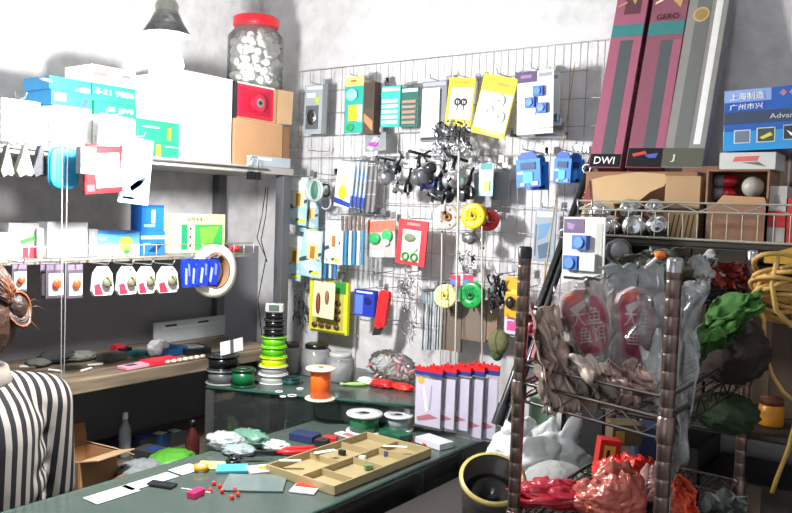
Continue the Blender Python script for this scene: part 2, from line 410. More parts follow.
# ------------------------------------------------------------------ glass counters
ALU = m('9aa09e', .35, .8, 'alu', .1, 20); GE = m('2f5a4c', .15, 0, 'glassedge', .1, 20); BACKD = m('24282a', .6, 0, 'inner', .3, 6)
ZB, ZF = .97, .90
A0 = P(205, 383, 'z', ZB); A1 = P(411, 405, 'z', ZB)
BA = [(.358, -.012), (.358, A0.y - .02), (A1.x, A1.y), (A1.x, -.012)]
bc = thing('back_glass_counter', 'glass showcase counter against the white wall, stacked with line spools', 'counter', (.63, -.2, 0))
def loc(poly, o): return [(x - o.location.x, y - o.location.y) for x, y in poly]
MB().prism(loc(BA, bc), ZB - .008, ZB, m('9fb4ac', .16, 0, 'dusty'), ax='z').build('glass_top', bc)
ed = MB()
for i in range(4):
    a = Vector((*loc(BA, bc)[i], 0)); b = Vector((*loc(BA, bc)[(i + 1) % 4], 0))
    ed.tube([a + Vector((0, 0, ZB - .004)), b + Vector((0, 0, ZB - .004))], .0045, GE)
    
ed.build('glass_edge', bc)
fr = MB()
for i in range(4):
    a = loc(BA, bc)[i]; x, y = a[0] * .975, a[1] * .975
    fr.box((x, y, (ZB - .01) / 2), (.018, .018, ZB - .012), ALU)
fr.build('frame', bc)
def inset(poly, k):
    cx = sum(p[0] for p in poly) / len(poly); cy = sum(p[1] for p in poly) / len(poly)
    return [(cx + (p[0] - cx) * k, cy + (p[1] - cy) * k) for p in poly]
MB().prism(inset(loc(BA, bc), .93), .02, .42, BACKD, ax='z').build('base', bc)
MB().prism(inset(loc(BA, bc), .92), .74, .746, m('9fc4b8', .08, 0, 'clear'), ax='z').build('glass_shelf', bc)
a, b = [Vector((*p, 0)) for p in loc(BA, bc)[1:3]]; a *= .96; b *= .96
fg = MB(); fg.add([a + Vector((0, 0, .43)), b + Vector((0, 0, .43)), b + Vector((0, 0, ZB - .012)), a + Vector((0, 0, ZB - .012)),
    a + Vector((0, .004, .43)), b + Vector((0, .004, .43)), b + Vector((0, .004, ZB - .012)), a + Vector((0, .004, ZB - .012))],
    [(0, 1, 2, 3), (7, 6, 5, 4), (0, 4, 5, 1), (2, 6, 7, 3), (1, 5, 6, 2), (0, 3, 7, 4)], GLASS); fg.build('front_pane', bc)

fc = thing('front_glass_counter', 'long low glass counter in the middle with tackle spread on it', 'counter', (.89, -1.2, 0))
ye = A0.y + (A1.y - A0.y) * (.67 - A0.x) / (A1.x - A0.x)
FA = [(.668, -2.1), (1.11, -2.1), (1.11, -.05), (A1.x + .012, -.05), (A1.x + .012, A1.y - .012), (.668, ye - .018)]
MB().prism(loc(FA, fc), ZF - .008, ZF, m('9fb4ac', .16, 0, 'dusty'), ax='z').build('glass_top', fc)
ed = MB(); fl = loc(FA, fc)
for i in range(6):
    ed.tube([(*fl[i], ZF - .004), (*fl[(i + 1) % 6], ZF - .004)], .0045, GE)
ed.build('glass_edge', fc)
fr = MB()
for x in (.682, 1.096):
    for y in (-2.08, -1.25, -.5): fr.box((x - .89, y + 1.2, (ZF - .01) / 2), (.016, .016, ZF - .012), ALU)
fr.box((1.096 - .89, -.07 + 1.2, (ZF - .01) / 2), (.016, .016, ZF - .012), ALU)
for x in (.682, 1.096): fr.box((x - .89, -.08, ZF - .02), (.012, 1.98 if x > 1 else 1.6, .012), ALU)
fr.build('frame', fc)
MB().prism([(-.2, -.88), (.2, -.88), (.2, 1.1), (.04, 1.1), (.04, .66), (-.2, .66)], .02, .38, BACKD, ax='z').build('base', fc)
MB().box((0, -.2, .66), (.39, 1.72, .006), m('9fc4b8', .08, 0, 'clear')).build('glass_shelf', fc)
MB().box((.215, -.09, .635), (.004, 1.97, .49), GLASS).build('side_pane', fc)
MB().box((-.215, -.25, .635), (.004, 1.6, .49), GLASS).build('side_pane', fc)
MB().box((-.14, -.25, ZF + .0012), (.12, 1.2, .0016), m('b9d2cc', .3, 0, 'paint')).build('light_strip', fc) if False else None
# ------------------------------------------------------------------ goods hung on the wall grid
TEAL = card('1f9a8c'); YEL = card('f0d21e'); BLUE = card('1f55b8'); RED = card('d02a2a'); GRN = card('2a8a3a'); LGREY = card('b9bcc0'); GREY = card('8a8c90')
SILV = m('c9ccd0', .3, .9, 'metal', .1, 30); DGRN = card('0f5a50'); BROWN = card('6a4a38'); PINK = gloss('e0508a'); PURP = card('4a3560'); SKY = card('8fd0ea'); ORG = gloss('f07820')
GR = 'carded goods on the wall grid'
goods('reel_blister_pack', 'pack', 'grey blister pack with a small reel, topmost left on the wall grid', (304, 85, 326, 134), 'y', -.09,
    [('backing_card', [('r', 0, 0, 1, 1, card('9aa3a8'), 0, .004), ('r', .08, .03, .8, .09, card('d8dcdc')), ('p', [(.45, .3), (.7, .22), (.6, .42)], card('b5c832')), ('r', .1, .16, .5, .26, card('c8d4d8')), ('r', .82, 0, 1, 1, card('6d7478'))]),
     ('blister', [('r', .12, .42, .66, .9, card('5a5f64'), .004), ('e', .4, .66, .2, .16, DKGREY, .007), ('o', .4, .66, .2, .04, SILV, .003)])], GR, roll=1, hook='grey reel blister pack')
goods('yellow_lure_pack', 'pack', 'yellow and teal lure pack beside the brown box pack, upper left of grid', (345, 77, 363, 133), 'y', -.12,
    [('backing_card', [('r', 0, .12, 1, 1, TEAL, 0, .004), ('r', 0, 0, 1, .16, card('f2c46a'), .0002, .004), ('e', .4, .32, .32, .11, m('7fd8d0', .3, 0, 'gloss'), .005), ('r', .2, .5, .7, .78, YEL), ('r', .7, .5, .95, .8, card('e8c8b8')), ('e', .35, .9, .2, .06, GRN, .003), ('r', .3, .05, .6, .09, card('a05a28'))])], GR, hook='yellow and teal lure pack')
goods('brown_box_pack', 'pack', 'dark brown flat box pack hung beside the yellow and teal lure pack', (363, 82, 374, 134), 'y', -.13,
    [('carton', [('r', 0, 0, 1, 1, card('4a382e'), 0, .03), ('r', .1, .05, .9, .5, card('3a3230')), ('p', [(.1, .6), (.9, .75), (.9, .95), (.1, .75)], card('a87850'))])], GR, hook='dark brown box pack')
goods('blue_float_card', 'pack', 'narrow blue and white card tucked behind the teal strip card', (373, 84, 382, 127), 'y', -.08,
    [('backing_card', [('r', 0, 0, 1, 1, card('b5cbe8'), 0, .004), ('p', [(0, .1), (1, .3), (1, .6), (0, .5)], BLUE), ('p', [(0, .7), (1, .75), (1, .95), (0, .9)], card('f0f0f0')), ('r', 0, .55, 1, .62, BLUE)])], GR, hook='narrow blue card')
def strips(c0, c1, n=5):
    l = [('r', 0, 0, 1, 1, c0, 0, .006), ('r', .05, .04, .95, .12, card('d8e4dc')), ('r', 0, .18, 1, .24, c0, .001)]
    sl = [('r', .1, .33 + i * .13, .9, .4 + i * .13, c1, .004) for i in range(n)]
    return [('backing_card', l), ('hook_strips', sl)]
goods('hook_strip_card', 'pack', 'teal hook card with five white strips, upper part of the grid', (381, 86, 400, 127), 'y', -.13, strips(card('2aa898'), WHITE), GR, hook='teal card with white strips')
goods('hook_strip_card', 'pack', 'dark green hook card with five brown strips, upper part of the grid', (401, 87, 418, 127), 'y', -.13, strips(DGRN, card('9a7468')), GR, hook='dark green strip card')
goods('lure_card', 'pack', 'small grey card with a purple lure below the teal strip card', (365, 133, 386, 151), 'y', -.09,
    [('backing_card', [('r', 0, 0, 1, 1, card('85888e'), 0, .003), ('p', [(.1, .8), (.45, .2), (.7, .3), (.3, .95)], card('d8e0e0'))]), ('lure', [('e', .4, .62, .22, .13, m('c040b0', .3), .004), ('s', .35, .7, .7, .2, .0012, BLACK)])], GR, roll=-3, hook='small purple lure card')
goods('white_line_pack', 'pack', 'white pack in a dark grey frame left of the yellow swivel card', (421, 81, 446, 141), 'y', -.11,
    [('carton', [('r', 0, 0, 1, 1, card('70737a'), 0, .02), ('r', .02, .12, .72, .93, card('f6f8fa'), .001), ('r', .05, .02, .95, .08, card('9a9da5')), ('r', .74, .14, .8, .9, DKGREY, .001), ('r', .05, .94, .9, .98, DKGREY)])], GR, hook='white pack in dark frame')
goods('swivel_card', 'pack', 'small yellow bordered card with two silver swivels', (447, 78, 473, 126), 'y', -.12,
    [('backing_card', [('r', 0, 0, 1, 1, YEL, 0, .003), ('r', .12, .2, .95, .85, card('f0f0e6')), ('t', .5, .1, .008, 'LURE', card('a83028'), .5) if 0 else ('r', .2, .07, .8, .11, card('b08a10')), ('p', [(.1, .88), (.35, .94), (.3, .98), (.06, .93)], BLACK), ('p', [(.5, .88), (.75, .94), (.7, .98), (.46, .93)], BLACK)]),
     ('swivel', [('o', .42, .5, .1, .03, DSTEEL), ('s', .42, .42, .42, .68, .0016, DSTEEL)]), ('swivel', [('o', .66, .5, .1, .03, DSTEEL), ('s', .66, .42, .66, .7, .0016, DSTEEL)])], GR, roll=5, hook='small yellow swivel card')
goods('spool_card', 'pack', 'large tilted yellow and white card with three clear line spools', (477, 76, 511, 136), 'y', -.13,
    [('backing_card', [('r', 0, 0, 1, 1, YEL, 0, .004), ('r', .03, .28, .97, .9, card('f3f5ea')), ('r', .45, .1, .8, .16, card('a89018')), ('r', .3, .92, .9, .96, card('e8e090'))])] +
     [('line_spool', [('o', u, v, .15, .04, m('dfe8e4', .2, 0, 'gloss')), ('c', u, v, .12, m('e8f0ee', .3), .004), ('c', u, v, .04, GREY, .006)]) for u, v in ((.62, .4), (.35, .6), (.72, .66))], GR, roll=13, hook='large tilted spool card')
for dx, dz, o_, l_ in ((6, 3, .075, 'rear clear pack stuffed behind the blue reel pack on the grid'), (0, 0, .14, 'clear pack with purple header and three blue reels on the grid')):
    goods('blue_reel_pack', 'pack', l_, (517 + dx, 71 + dz, 553 + dx, 134 + dz), 'y', -o_,
        [('backing_card', [('r', 0, 0, 1, 1, card('d2d6da'), 0, .003), ('r', 0, 0, .55, .17, PURP, .001), ('r', .1, .05, .4, .1, card('8a6a98'), .0015), ('r', 0, .9, 1, .93, DKGREY), ('r', .6, .04, .95, .1, card('8890a0'))])] +
        ([('reel', [('r', u - .13, v - .08, u + .13, v + .08, card('2f62c8'), .012), ('c', u, v, .09, m('3f7ae0', .3), .004, .012)]) for u, v in ((.62, .33), (.4, .5), (.72, .6))] +
         [] if dx == 0 else []), GR, roll=-2, hook='front clear blue reel pack' if dx == 0 else 'rear clear reel pack')
for i in range(5):
    goods('tool_blister', 'pack', ['lowest', 'second lowest', 'middle', 'second highest', 'highest'][i] + ' of the flat clear sleeves fanned under the blue reel pack', (510 + i * 3, 131 - i * 4, 566 - i * 2, 138 - i * 4), 'y', -.08 - .012 * i,
        [('sleeve', [('r', 0, 0, 1, 1, card(['5a5f66', 'c8ccd0', '787d84', 'd8dcdf', '4c6f88'][i]), 0, .008), ('r', .05, .3, .95, .45, DKGREY)])], 'fanned clear sleeves under the reel pack', roll=4 - 1.5 * i)
def bluepack(l, rect, off, roll, hk):
    goods('blue_hook_pack', 'pack', l, rect, 'y', off, [('backing_card', [('r', 0, .2, 1, 1, card('1a78d8'), 0, .01), ('p', [(.1, .2), (.25, 0), (.75, 0), (.9, .2)], card('1450b0'), .001, .004), ('r', .1, .08, .9, .2, card('2a3040')), ('r', .2, .3, .8, .5, card('14336a'), .003), ('r', .05, .55, .3, .62, card('b8d8f0')), ('r', .3, .58, .7, .9, card('4ab0f0'), .003), ('r', .2, .88, .35, .96, ORG, .003), ('r', .65, .86, .9, .96, BLACK, .003)])], 'blue packs on the grid', roll=roll, hook=hk)
bluepack('front blue hook pack, tilted, on the right half of the grid', (516, 152, 540, 187), -.15, -5, 'tilted front blue pack')
bluepack('rear dark blue pack peeking from behind the tilted front one', (527, 155, 547, 190), -.1, -2, 'rear dark blue pack')
bluepack('blue pack with dark header just left of the leaning rod', (554, 152, 571, 183), -.13, 2, 'blue pack left of the rod')
bluepack('blue pack hung nearest the leaning black rod', (568, 153, 582, 183), -.1, 3, 'blue pack nearest the rod')

# mid row, left
def floatcards(l, rect, off, roll, photo, base='a8cfe0', hk=None):
    goods('float_card', 'pack', l, rect, 'y', off, [('backing_card', [('r', 0, 0, 1, 1, card(base), 0, .003), ('p', [(0, .6), (1, .45), (1, .52), (0, .7)], card('2f4a5a')), ('r', .15, .03, .9, .28, card('eef4f4')), ('r', .45, .86, .95, .94, card('e0e838')), ('p', [(0, .75), (.5, .65), (.9, .8), (.4, .95)], card('c8e8f0'))]),
        ('photo_panel', [('r', .28, .3, .85, .62, card(photo), .002), ('r', .45, .34, .68, .6, card('a87838'), .003)])], 'blue fish cards on the grid', roll=roll, hook=hk)
floatcards('upper left pale blue card with a cream photo beside the oval mirror', (288, 177, 307, 225), -.1, 2, 'f0dca8', hk='upper pale blue card')
floatcards('lower left pale blue card with yellow tab, at the grid edge', (285, 235, 302, 280), -.1, 5, 'e8d8a0', hk='leftmost lower blue card')
floatcards('pale blue card with gold photo, second in the lower left row', (302, 230, 321, 277), -.12, 4, 'f0cf8a', hk='second lower blue card')
floatcards('white and blue card with dark slots, right of the gold photo card', (325, 221, 341, 264), -.13, 1, 'f0e8e8', 'cfe6ee', hk='white and blue slot card')
floatcards('grey blue card partly hidden behind the oval mirror pack', (298, 198, 318, 232), -.07, 0, 'd8c890', '98b8cc', hk='hidden grey blue card')
goods('oval_mirror_pack', 'pack', 'oval silver ringed green pack hanging at the upper left of the grid', (307, 175, 324, 206), 'y', -.14,
    [('backing_card', [('c', .5, .5, .46, card('9ab0aa'), .004)]), ('ring', [('o', .5, .5, .46, .07, m('d0d8d4', .25, .5, 'm'))]), ('lure', [('e', .5, .5, .2, .3, card('3a6a5a'), .006)])], GR, hook='oval green pack')
goods('coiled_line_pack', 'pack', 'grey spool of coiled wire behind the oval mirror pack', (320, 176, 333, 214), 'y', -.08,
    [('coil', [('o', .5, .35, .4, .05, GREY), ('o', .5, .38, .34, .06, DSTEEL), ('o', .5, .7, .38, .05, LGREY)])], GR, hook='coiled wire pack')
goods('picture_float_pack', 'pack', 'white pack with yellow red picture and blue hem, beside float tubes', (336, 162, 353, 207), 'y', -.12,
    [('backing_card', [('r', 0, 0, 1, 1, card('eef0f0'), 0, .004), ('p', [(.1, .35), (.5, .2), (.8, .4), (.4, .6)], card('f0b0a0')), ('e', .45, .68, .25, .16, YEL, .002), ('p', [(0, .8), (1, .9), (1, 1), (0, .93)], card('1f3f98'))])], GR, roll=6, hook='white picture pack')
for i in range(4):
    goods('float_tube', 'fishing float', ['leftmost', 'second', 'third', 'rightmost'][i] + ' of the long blue float tubes beside the picture pack', (352 + i * 4, 162, 355.5 + i * 4, 207 + i), 'y', -.13 - .004 * i,
        [('tube', [('s', .5, 0, .5, 1, .0042, card('9fb8d8'))]), ('tip', [('s', .5, .75, .5, .99, .0046, card('2848a8'), .0042)])], 'blue float tubes by the picture pack', roll=5)
goods('grey_float_sleeve', 'pack', 'grey translucent sleeve behind the blue float tubes', (364, 166, 376, 212), 'y', -.07, [('sleeve', [('r', 0, 0, 1, 1, card('8d8a8c'), 0, .006), ('r', 0, .3, 1, .33, LGREY), ('r', 0, .6, 1, .63, LGREY)])], GR)
for i in range(6):
    goods('float_tube', 'fishing float', ['first', 'second', 'third', 'fourth', 'fifth', 'sixth'][i] + ' from left of the brown topped blue floats in mid grid', (341 + i * 4.2, 216, 345 + i * 4.2, 265), 'y', -.13,
        [('tube', [('s', .5, .3, .5, 1, .0052, card('2a7fb0' if i % 2 else 'd8ecf4'))]), ('tip', [('s', .5, 0, .5, .35, .0045, card('6a5850'), .0052)])], 'brown topped floats in mid grid')
for i in range(4):
    goods('float_tube', 'fishing float', ['first', 'second', 'third', 'fourth'][i] + ' from left of the short blue float ends below the slot card', (319 + i * 5, 262, 323.5 + i * 5, 278), 'y', -.11,
        [('tube', [('s', .5, 0, .5, 1, .005, card('1f78b8' if i % 2 else 'bfe4f4'))])], 'short float ends below the slot card')
goods('green_lure_pack', 'pack', 'clear pack with red top and green lures, left of red framed pack', (367, 220, 395, 257), 'y', -.1,
    [('backing_card', [('r', 0, 0, 1, 1, card('b8b0ae'), 0, .003), ('p', [(0, .05), (1, 0), (1, .3), (0, .35)], card('e8705a')), ('r', .2, .82, .6, 1, card('e8e8ec'))]), ('lure', [('e', .3, .5, .2, .16, m('2aa858', .4), .006)]), ('lure', [('e', .75, .42, .18, .17, m('3ab868', .4), .006), ('e', .72, .6, .12, .1, WHITE, .007)])], GR, roll=-2, hook='clear green lure pack')
goods('red_frame_pack', 'pack', 'red framed pack with pale lures in its window, centre of the grid', (397, 220, 426, 265), 'y', -.14,
    [('backing_card', [('r', 0, 0, 1, 1, card('d83038'), 0, .006), ('r', .18, .22, .8, .92, card('e0dcd0'), .001), ('r', .3, .06, .75, .12, card('f08080')), ('e', .45, .4, .2, .09, card('6a7a5a'), .004)]), ('lure', [('o', .35, .82, .1, .035, GRN)]), ('lure', [('o', .65, .82, .1, .035, GRN)]), ('lure', [('e', .6, .62, .14, .08, m('f0e8d0', .4), .005)])], GR, roll=4, hook='red framed pack')
goods('lure_board', 'pack', 'large yellow framed board of small brown lures, lower left of grid', (309, 281, 347, 333), 'y', -.09,
    [('frame', [('r', 0, 0, 1, 1, card('d8d832'), 0, .012), ('r', .1, .06, .9, .92, card('b8b058'), .001), ('r', .65, 0, .95, .22, GRN, .002), ('r', .05, .96, .95, 1, card('6a6a28'), .001)])] +
     [('lure', [('e', u, v, .07, .05, card('5a3a28'), .006)]) for u, v in ((.78, .4), (.78, .55), (.78, .7), (.18, .86), (.36, .86), (.54, .86), (.76, .86))], GR, hook='large yellow lure board')
goods('cream_lure_card', 'pack', 'cream card with two brown lures hung over the yellow lure board', (313, 282, 334, 318), 'y', -.13,
    [('backing_card', [('r', 0, 0, 1, 1, card('f2e6b8'), 0, .003), ('r', .05, .03, .95, .07, card('f8f4e0'))]), ('lure', [('e', .3, .6, .09, .3, card('7a3a2a'), .006)]), ('lure', [('e', .7, .4, .08, .2, card('8a6a4a'), .006)])], GR, roll=2, hook='cream card with brown lures')
goods('blue_square_box', 'box', 'deep blue square box beside the red folded knife', (354, 290, 374, 316), 'y', -.12,
    [('carton', [('r', 0, 0, 1, 1, card('1c34a8'), 0, .02), ('r', .05, .2, .45, .95, card('5a78d0')), ('e', .7, .4, .18, .16, card('0a1a60'), .001), ('r', .1, .05, .9, .12, card('d8e0f0'))])], GR, roll=1, hook='deep blue square box')
goods('red_knife', 'knife', 'red handled folding knife hanging on the lower grid', (374, 290, 388, 332), 'y', -.13,
    [('handle', [('p', [(.5, 0), (.95, .03), (1, .12), (.75, .85), (.3, .95), (0, .88), (.15, .5), (.3, .05)], m('d8282c', .4), 0, .018)]), ('blade', [('p', [(.1, .85), (.6, .92), (.4, 1.08), (-.15, 1.12)], DKGREY, -.004, .01)])], None, hook='red folding knife', bevel=.002)
# tangles, reels, spools on the grid
def tangle(name, cat, label, rect, off, cols, n, amp, r, seed, group=None, hook=None):
    rr = random.Random(seed); c, w_, h_, z0, z1 = spot(rect, 'y', off)
    o = thing(name, label, cat, (c.x, c.y, z0), group=group)
    for k, cm in enumerate(cols):
        mb = MB()
        for i in range(n):
            x, z = (rr.random() - .5) * w_ * .8, h_ * (.1 + .75 * rr.random()); y = (rr.random() - .5) * amp
            a = rr.random() * PI
            pts = [(x + math.cos(a + t * 1.3) * w_ * .16 * rr.random() + w_ * .05 * t * math.cos(a), y + amp * .2 * rr.random(), z + math.sin(a + t * 1.1) * h_ * .14) for t in range(5)]
            mb.tube(pts, r, cm, 5)
        mb.build(['loops', 'clips'][k] if k < 2 else 'bits', o)
    mb = MB(); mb.tube([(0, amp / 2, h_), (0, 0, h_ * .96), (-w_ * .2, 0, h_ * .5)], r, cols[0], 5); mb.tube([(0, 0, h_ * .96), (w_ * .2, 0, h_ * .4)], r, cols[0], 5); mb.build('strap', o)
    if hook: wire_hook(c.x, z1, -.034, off - .02, hook)
    return o
tangle('bell_bunch', 'fishing bells', 'bunch of silver bells and clips dangling below the yellow swivel card', (432, 118, 470, 160), -.13, [SILV, DSTEEL], 26, .05, .0026, 1, hook='bunch of silver bells')
for i in range(9):
    rr = random.Random(i); c = P(436 + rr.random() * 34, 128 + rr.random() * 28, 'y', -.13 - .02 * rr.random())
    o = tag(MB().ell((0, 0, 0), (.007, .007, .008), SILV, n=10, k=6).build('fishing_bell'), 'small round silver bell in the bunch on the upper grid', 'bell', 'round bells of the silver bunch'); o.location = c
o = thing('key_ring', 'dark steel ring hanging at the bottom of the bell bunch', 'ring', P(448, 158, 'y', -.15)); MB().torus((0, 0, 0), .009, .0016, DSTEEL, n=16, k=6).build('ring', o)
def reel(label, px, py, off, sc, rz, ry, c0, c1, hook=None, group='black reels in the middle of the grid'):
    c = P(px, py, 'y', off)
    o = thing('fishing_reel', label, 'fishing reel', c, (0, ry, rz), group)
    s = sc
    MB().lathe([(0, -.016 * s), (.02 * s, -.016 * s), (.021 * s, -.012 * s), (.014 * s, -.009 * s), (.014 * s, .008 * s), (.02 * s, .011 * s), (.019 * s, .016 * s), (0, .018 * s)], c1, 16, Tl(0, -.012 * s, 0) @ Rx(80)).build('spool', o)
    MB().ell((0, .012 * s, 0), (.012 * s, .018 * s, .019 * s), c0).build('body', o)
    f = MB(); f.tube([(0, .012 * s, .015 * s), (0, .02 * s, .035 * s), (0, .022 * s, .048 * s)], [.006 * s, .004 * s, .0035 * s], c0); f.tube([(-.028 * s, .022 * s, .05 * s), (.028 * s, .022 * s, .05 * s)], .0035 * s, c0); f.build('foot', o)
    h = MB(); h.tube([(.015 * s, .012 * s, 0), (.03 * s, .012 * s, -.002 * s), (.034 * s, .012 * s, -.03 * s)], .0022 * s, SILV); h.build('crank', o)
    MB().ell((.038 * s, .012 * s, -.032 * s), (.008 * s, .005 * s, .005 * s), BLACK, n=10, k=6).build('knob', o)
    MB().tube([(-.022 * s, -.005 * s, 0), (-.018 * s, -.03 * s, .012 * s), (0, -.036 * s, .016 * s), (.018 * s, -.03 * s, .012 * s), (.022 * s, -.005 * s, 0)], .0015 * s, SILV).build('bail_wire', o)
    if hook: wire_hook(c.x, c.z + .055 * s, -.034, off - .01, hook)
    return o
DB = gloss('1e2230')
reel('grey and black reel, leftmost of the reels across the grid', 385, 177, -.12, 1.15, 55, 8, DB, m('8a8c92', .3, .5), 'leftmost reel')
reel('small silver black reel hanging just right of the leftmost one', 403, 187, -.13, 1.0, -50, -15, BLACK, SILV, 'small silver black reel')
reel('black reel with its foot up, above the red framed pack', 420, 176, -.14, 1.35, 62, 10, BLACK, m('6a6c72', .3, .5), 'black reel above red frame')
reel('dark navy reel tucked between two black reels', 434, 184, -.12, 1.3, -60, -12, DB, m('2b3560', .3, .3), 'dark navy reel')
reel('black reel with silver bail, under the bell bunch', 452, 180, -.15, 1.35, 48, 14, BLACK, SILV, 'black reel with silver bail')
reel('large black reel at the right end of the reel row', 463, 192, -.13, 1.2, -48, -25, BLACK, gloss('4a4c54'), 'rightmost black reel')
reel('black reel hanging low between the navy one and the bail one', 443, 196, -.17, 1.1, -70, 20, BLACK, DKGREY, 'low black reel')
reel('small black reel wedged above the dark navy reel', 430, 168, -.16, .9, 30, -30, BLACK, DKGREY, None)
reel('black handled reel just right of the leftmost grey one', 393, 169, -.16, .9, -40, 25, BLACK, m('5a5c62', .3, .5), None)
reel('small grey reel hung low beneath the yellow disc spool', 471, 238, -.12, .85, 0, 0, m('6a6c70', .35, .4), SILV, 'small low grey reel', None)
goods('grey_sleeve', 'pack', 'plain grey sleeve at the right of the reel row', (474, 165, 492, 207), 'y', -.075, [('sleeve', [('r', 0, 0, 1, 1, card('90929a'), 0, .005), ('r', .05, .03, .95, .1, card('b0b2b8'))])], GR)
goods('slim_lure_card', 'pack', 'slim teal card with a yellow lure at the right of the reels', (479, 163, 493, 196), 'y', -.12, [('backing_card', [('r', 0, 0, 1, 1, card('9fd0d0'), 0, .003), ('r', .1, 0, .9, .2, card('3a8a88'))]), ('lure', [('r', .4, .55, .8, .85, card('f0d060'), .004)])], GR, hook='slim teal lure card')
goods('flat_grey_card', 'pack', 'flat grey clear card between the reels and the blue packs', (492, 172, 509, 200), 'y', -.06, [('sleeve', [('r', 0, 0, 1, 1, card('8c8e92'), 0, .003)])], GR)  # plain card in one even grey, close to the wall
def disc(label, px, py, off, r, col, col2, yaw, w_=.012):
    c = P(px, py, 'y', off)
    o = thing('line_spool', label, 'line spool', c, (0, 0, yaw), 'disc spools hung on the grid')
    T = Rx(90)
    MB().lathe([(.25 * r, -w_), (.9 * r, -w_), (r, -w_ * .8), (r, -w_ * .5), (.86 * r, -w_ * .4), (.86 * r, w_ * .4), (r, w_ * .5), (r, w_ * .8), (.9 * r, w_), (.25 * r, w_), (.25 * r, -w_)], col, 28, T).build('flange', o)
    mb = MB(); mb.lathe([(.12 * r, -w_ * 1.1), (.34 * r, -w_ * 1.15), (.34 * r, w_ * 1.15), (.12 * r, w_ * 1.1), (.12 * r, -w_ * 1.1)], col2, 20, T)
    for k in range(5):
        a = 2 * PI * k / 5; mb.ell((.62 * r * math.cos(a), -w_ * 1.02, .62 * r * math.sin(a)), (.09 * r, .0012, .09 * r), col2, n=10, k=6)
    mb.build('hub', o)
    wire_hook(c.x, c.z + .12 * r - .004, -.034, off - w_ * 1.6, label.split(' spool')[0] + ' spool')
disc('white disc spool seen edge on left of the yellow one', 446, 217, -.15, .036, m('efeae2', .4), card('b07850'), 52)
disc('yellow disc spool above the small grey reel', 474, 216, -.15, .036, m('e8c020', .35), m('a8a020', .4), 10)
disc('red disc spool right behind the yellow one', 488, 220, -.11, .031, m('c02028', .35), m('801018', .4), 20)
disc('pale yellow disc spool over the brown packs', 446, 296, -.14, .034, m('efe6a0', .4), card('d8c860'), 12)
disc('green disc spool over the brown packs', 472, 295, -.15, .037, m('1f9a48', .3), m('0f6a38', .3), 5)
for i in range(8):
    goods('float_stick', 'fishing float', ['first', 'second', 'third', 'fourth', 'fifth', 'sixth', 'seventh', 'eighth'][i] + ' from left of the thin dark float sticks in the lower grid', (423 + i * 2.6, 291 + (i % 3), 425 + i * 2.6, 350), 'y', -.1 - .003 * (i % 3),
        [('stick', [('s', .5, 0, .5, 1, .002, card(['2a4858', 'b8c8cc', '24303c'][i % 3]))]), ('tip', [('s', .5, 0, .5, .2, .0024, card('7a9aa8'), .002)])], 'thin dark float sticks in the lower grid')
for l, rc, cc in (('brown paper pack under the pale yellow spool', (441, 301, 461, 351), '6f6258'), ('brown paper pack under the green spool', (462, 299, 486, 341), '7a6c60'), ('narrow brown pack right of the green spool pack', (487, 300, 497, 341), '8a7260')):
    goods('brown_pack', 'pack', l, rc, 'y', -.09 + rc[0] * .00001, [('sleeve', [('r', 0, 0, 1, 1, card(cc), 0, .012), ('r', .45, .1, .52, .3, DKGREY), ('r', 0, .97, 1, 1, KRAFTD)])], 'brown paper packs in the lower grid')
for l, px in (('small red and blue card above the green spool, left one', 455), ('small red and blue card above the green spool, right one', 468)):
    goods('tiny_card', 'card', l, (px - 5, 275, px + 5, 285), 'y', -.1, [('backing_card', [('r', 0, 0, 1, 1, card('c83858'), 0, .002), ('r', 0, .5, .6, 1, card('5a78c0'))])], 'tiny red and blue cards')
tangle('swivel_bunch', 'swivels', 'bunch of loose silver swivels hanging under the red framed pack', (395, 272, 420, 300), -.1, [SILV, STEEL], 14, .04, .0016, 3, hook='bunch of silver swivels')
tangle('swivel_bunch', 'swivels', 'thin spread of wire leaders hanging below the silver swivels', (400, 300, 418, 345), -.1, [STEEL, SILV], 9, .03, .0011, 4)
tangle('hook_bunch', 'hooks', 'black wire hook bunch on the wall left of the yellow lure board', (293, 290, 309, 326), -.06, [DSTEEL, DKGREY], 12, .03, .0014, 5, hook='black hook bunch')
tangle('clip_bunch', 'clips', 'bunch of black clips beside the yellow orange pack', (489, 274, 506, 312), -.13, [BLACK, DKGREY], 16, .05, .003, 6, hook='black clip bunch')
tangle('clip_bunch', 'clips', 'silver clips and rings hung between the grid centre poles', (456, 250, 474, 272), -.1, [SILV, DSTEEL], 8, .03, .0016, 8)
goods('orange_reel_pack', 'pack', 'yellow orange pack with black reel beside the rack post', (505, 277, 519, 318), 'y', -.12, [('backing_card', [('r', 0, 0, 1, 1, card('e8a818'), 0, .004), ('r', 0, .3, 1, .42, card('f0c850'))]), ('reel', [('e', .5, .62, .3, .16, DKGREY, .01)])], GR, hook='yellow orange reel pack')
goods('pink_lure_pack', 'pack', 'small pink and white pack beneath the yellow orange pack', (504, 318, 519, 334), 'y', -.11, [('backing_card', [('r', 0, 0, 1, 1, card('e8d0dc'), 0, .004), ('r', .2, .2, .8, .8, card('e04890'))])], GR)
goods('green_bait_pouch', 'pack', 'olive green soft pouch hanging low near the rack post', (492, 330, 512, 358), 'y', -.1, [('pouch', [('e', .5, .4, .5, .45, cloth('6a6a48'), .02), ('e', .4, .8, .3, .3, cloth('4a5a38'), .015)])], GR)
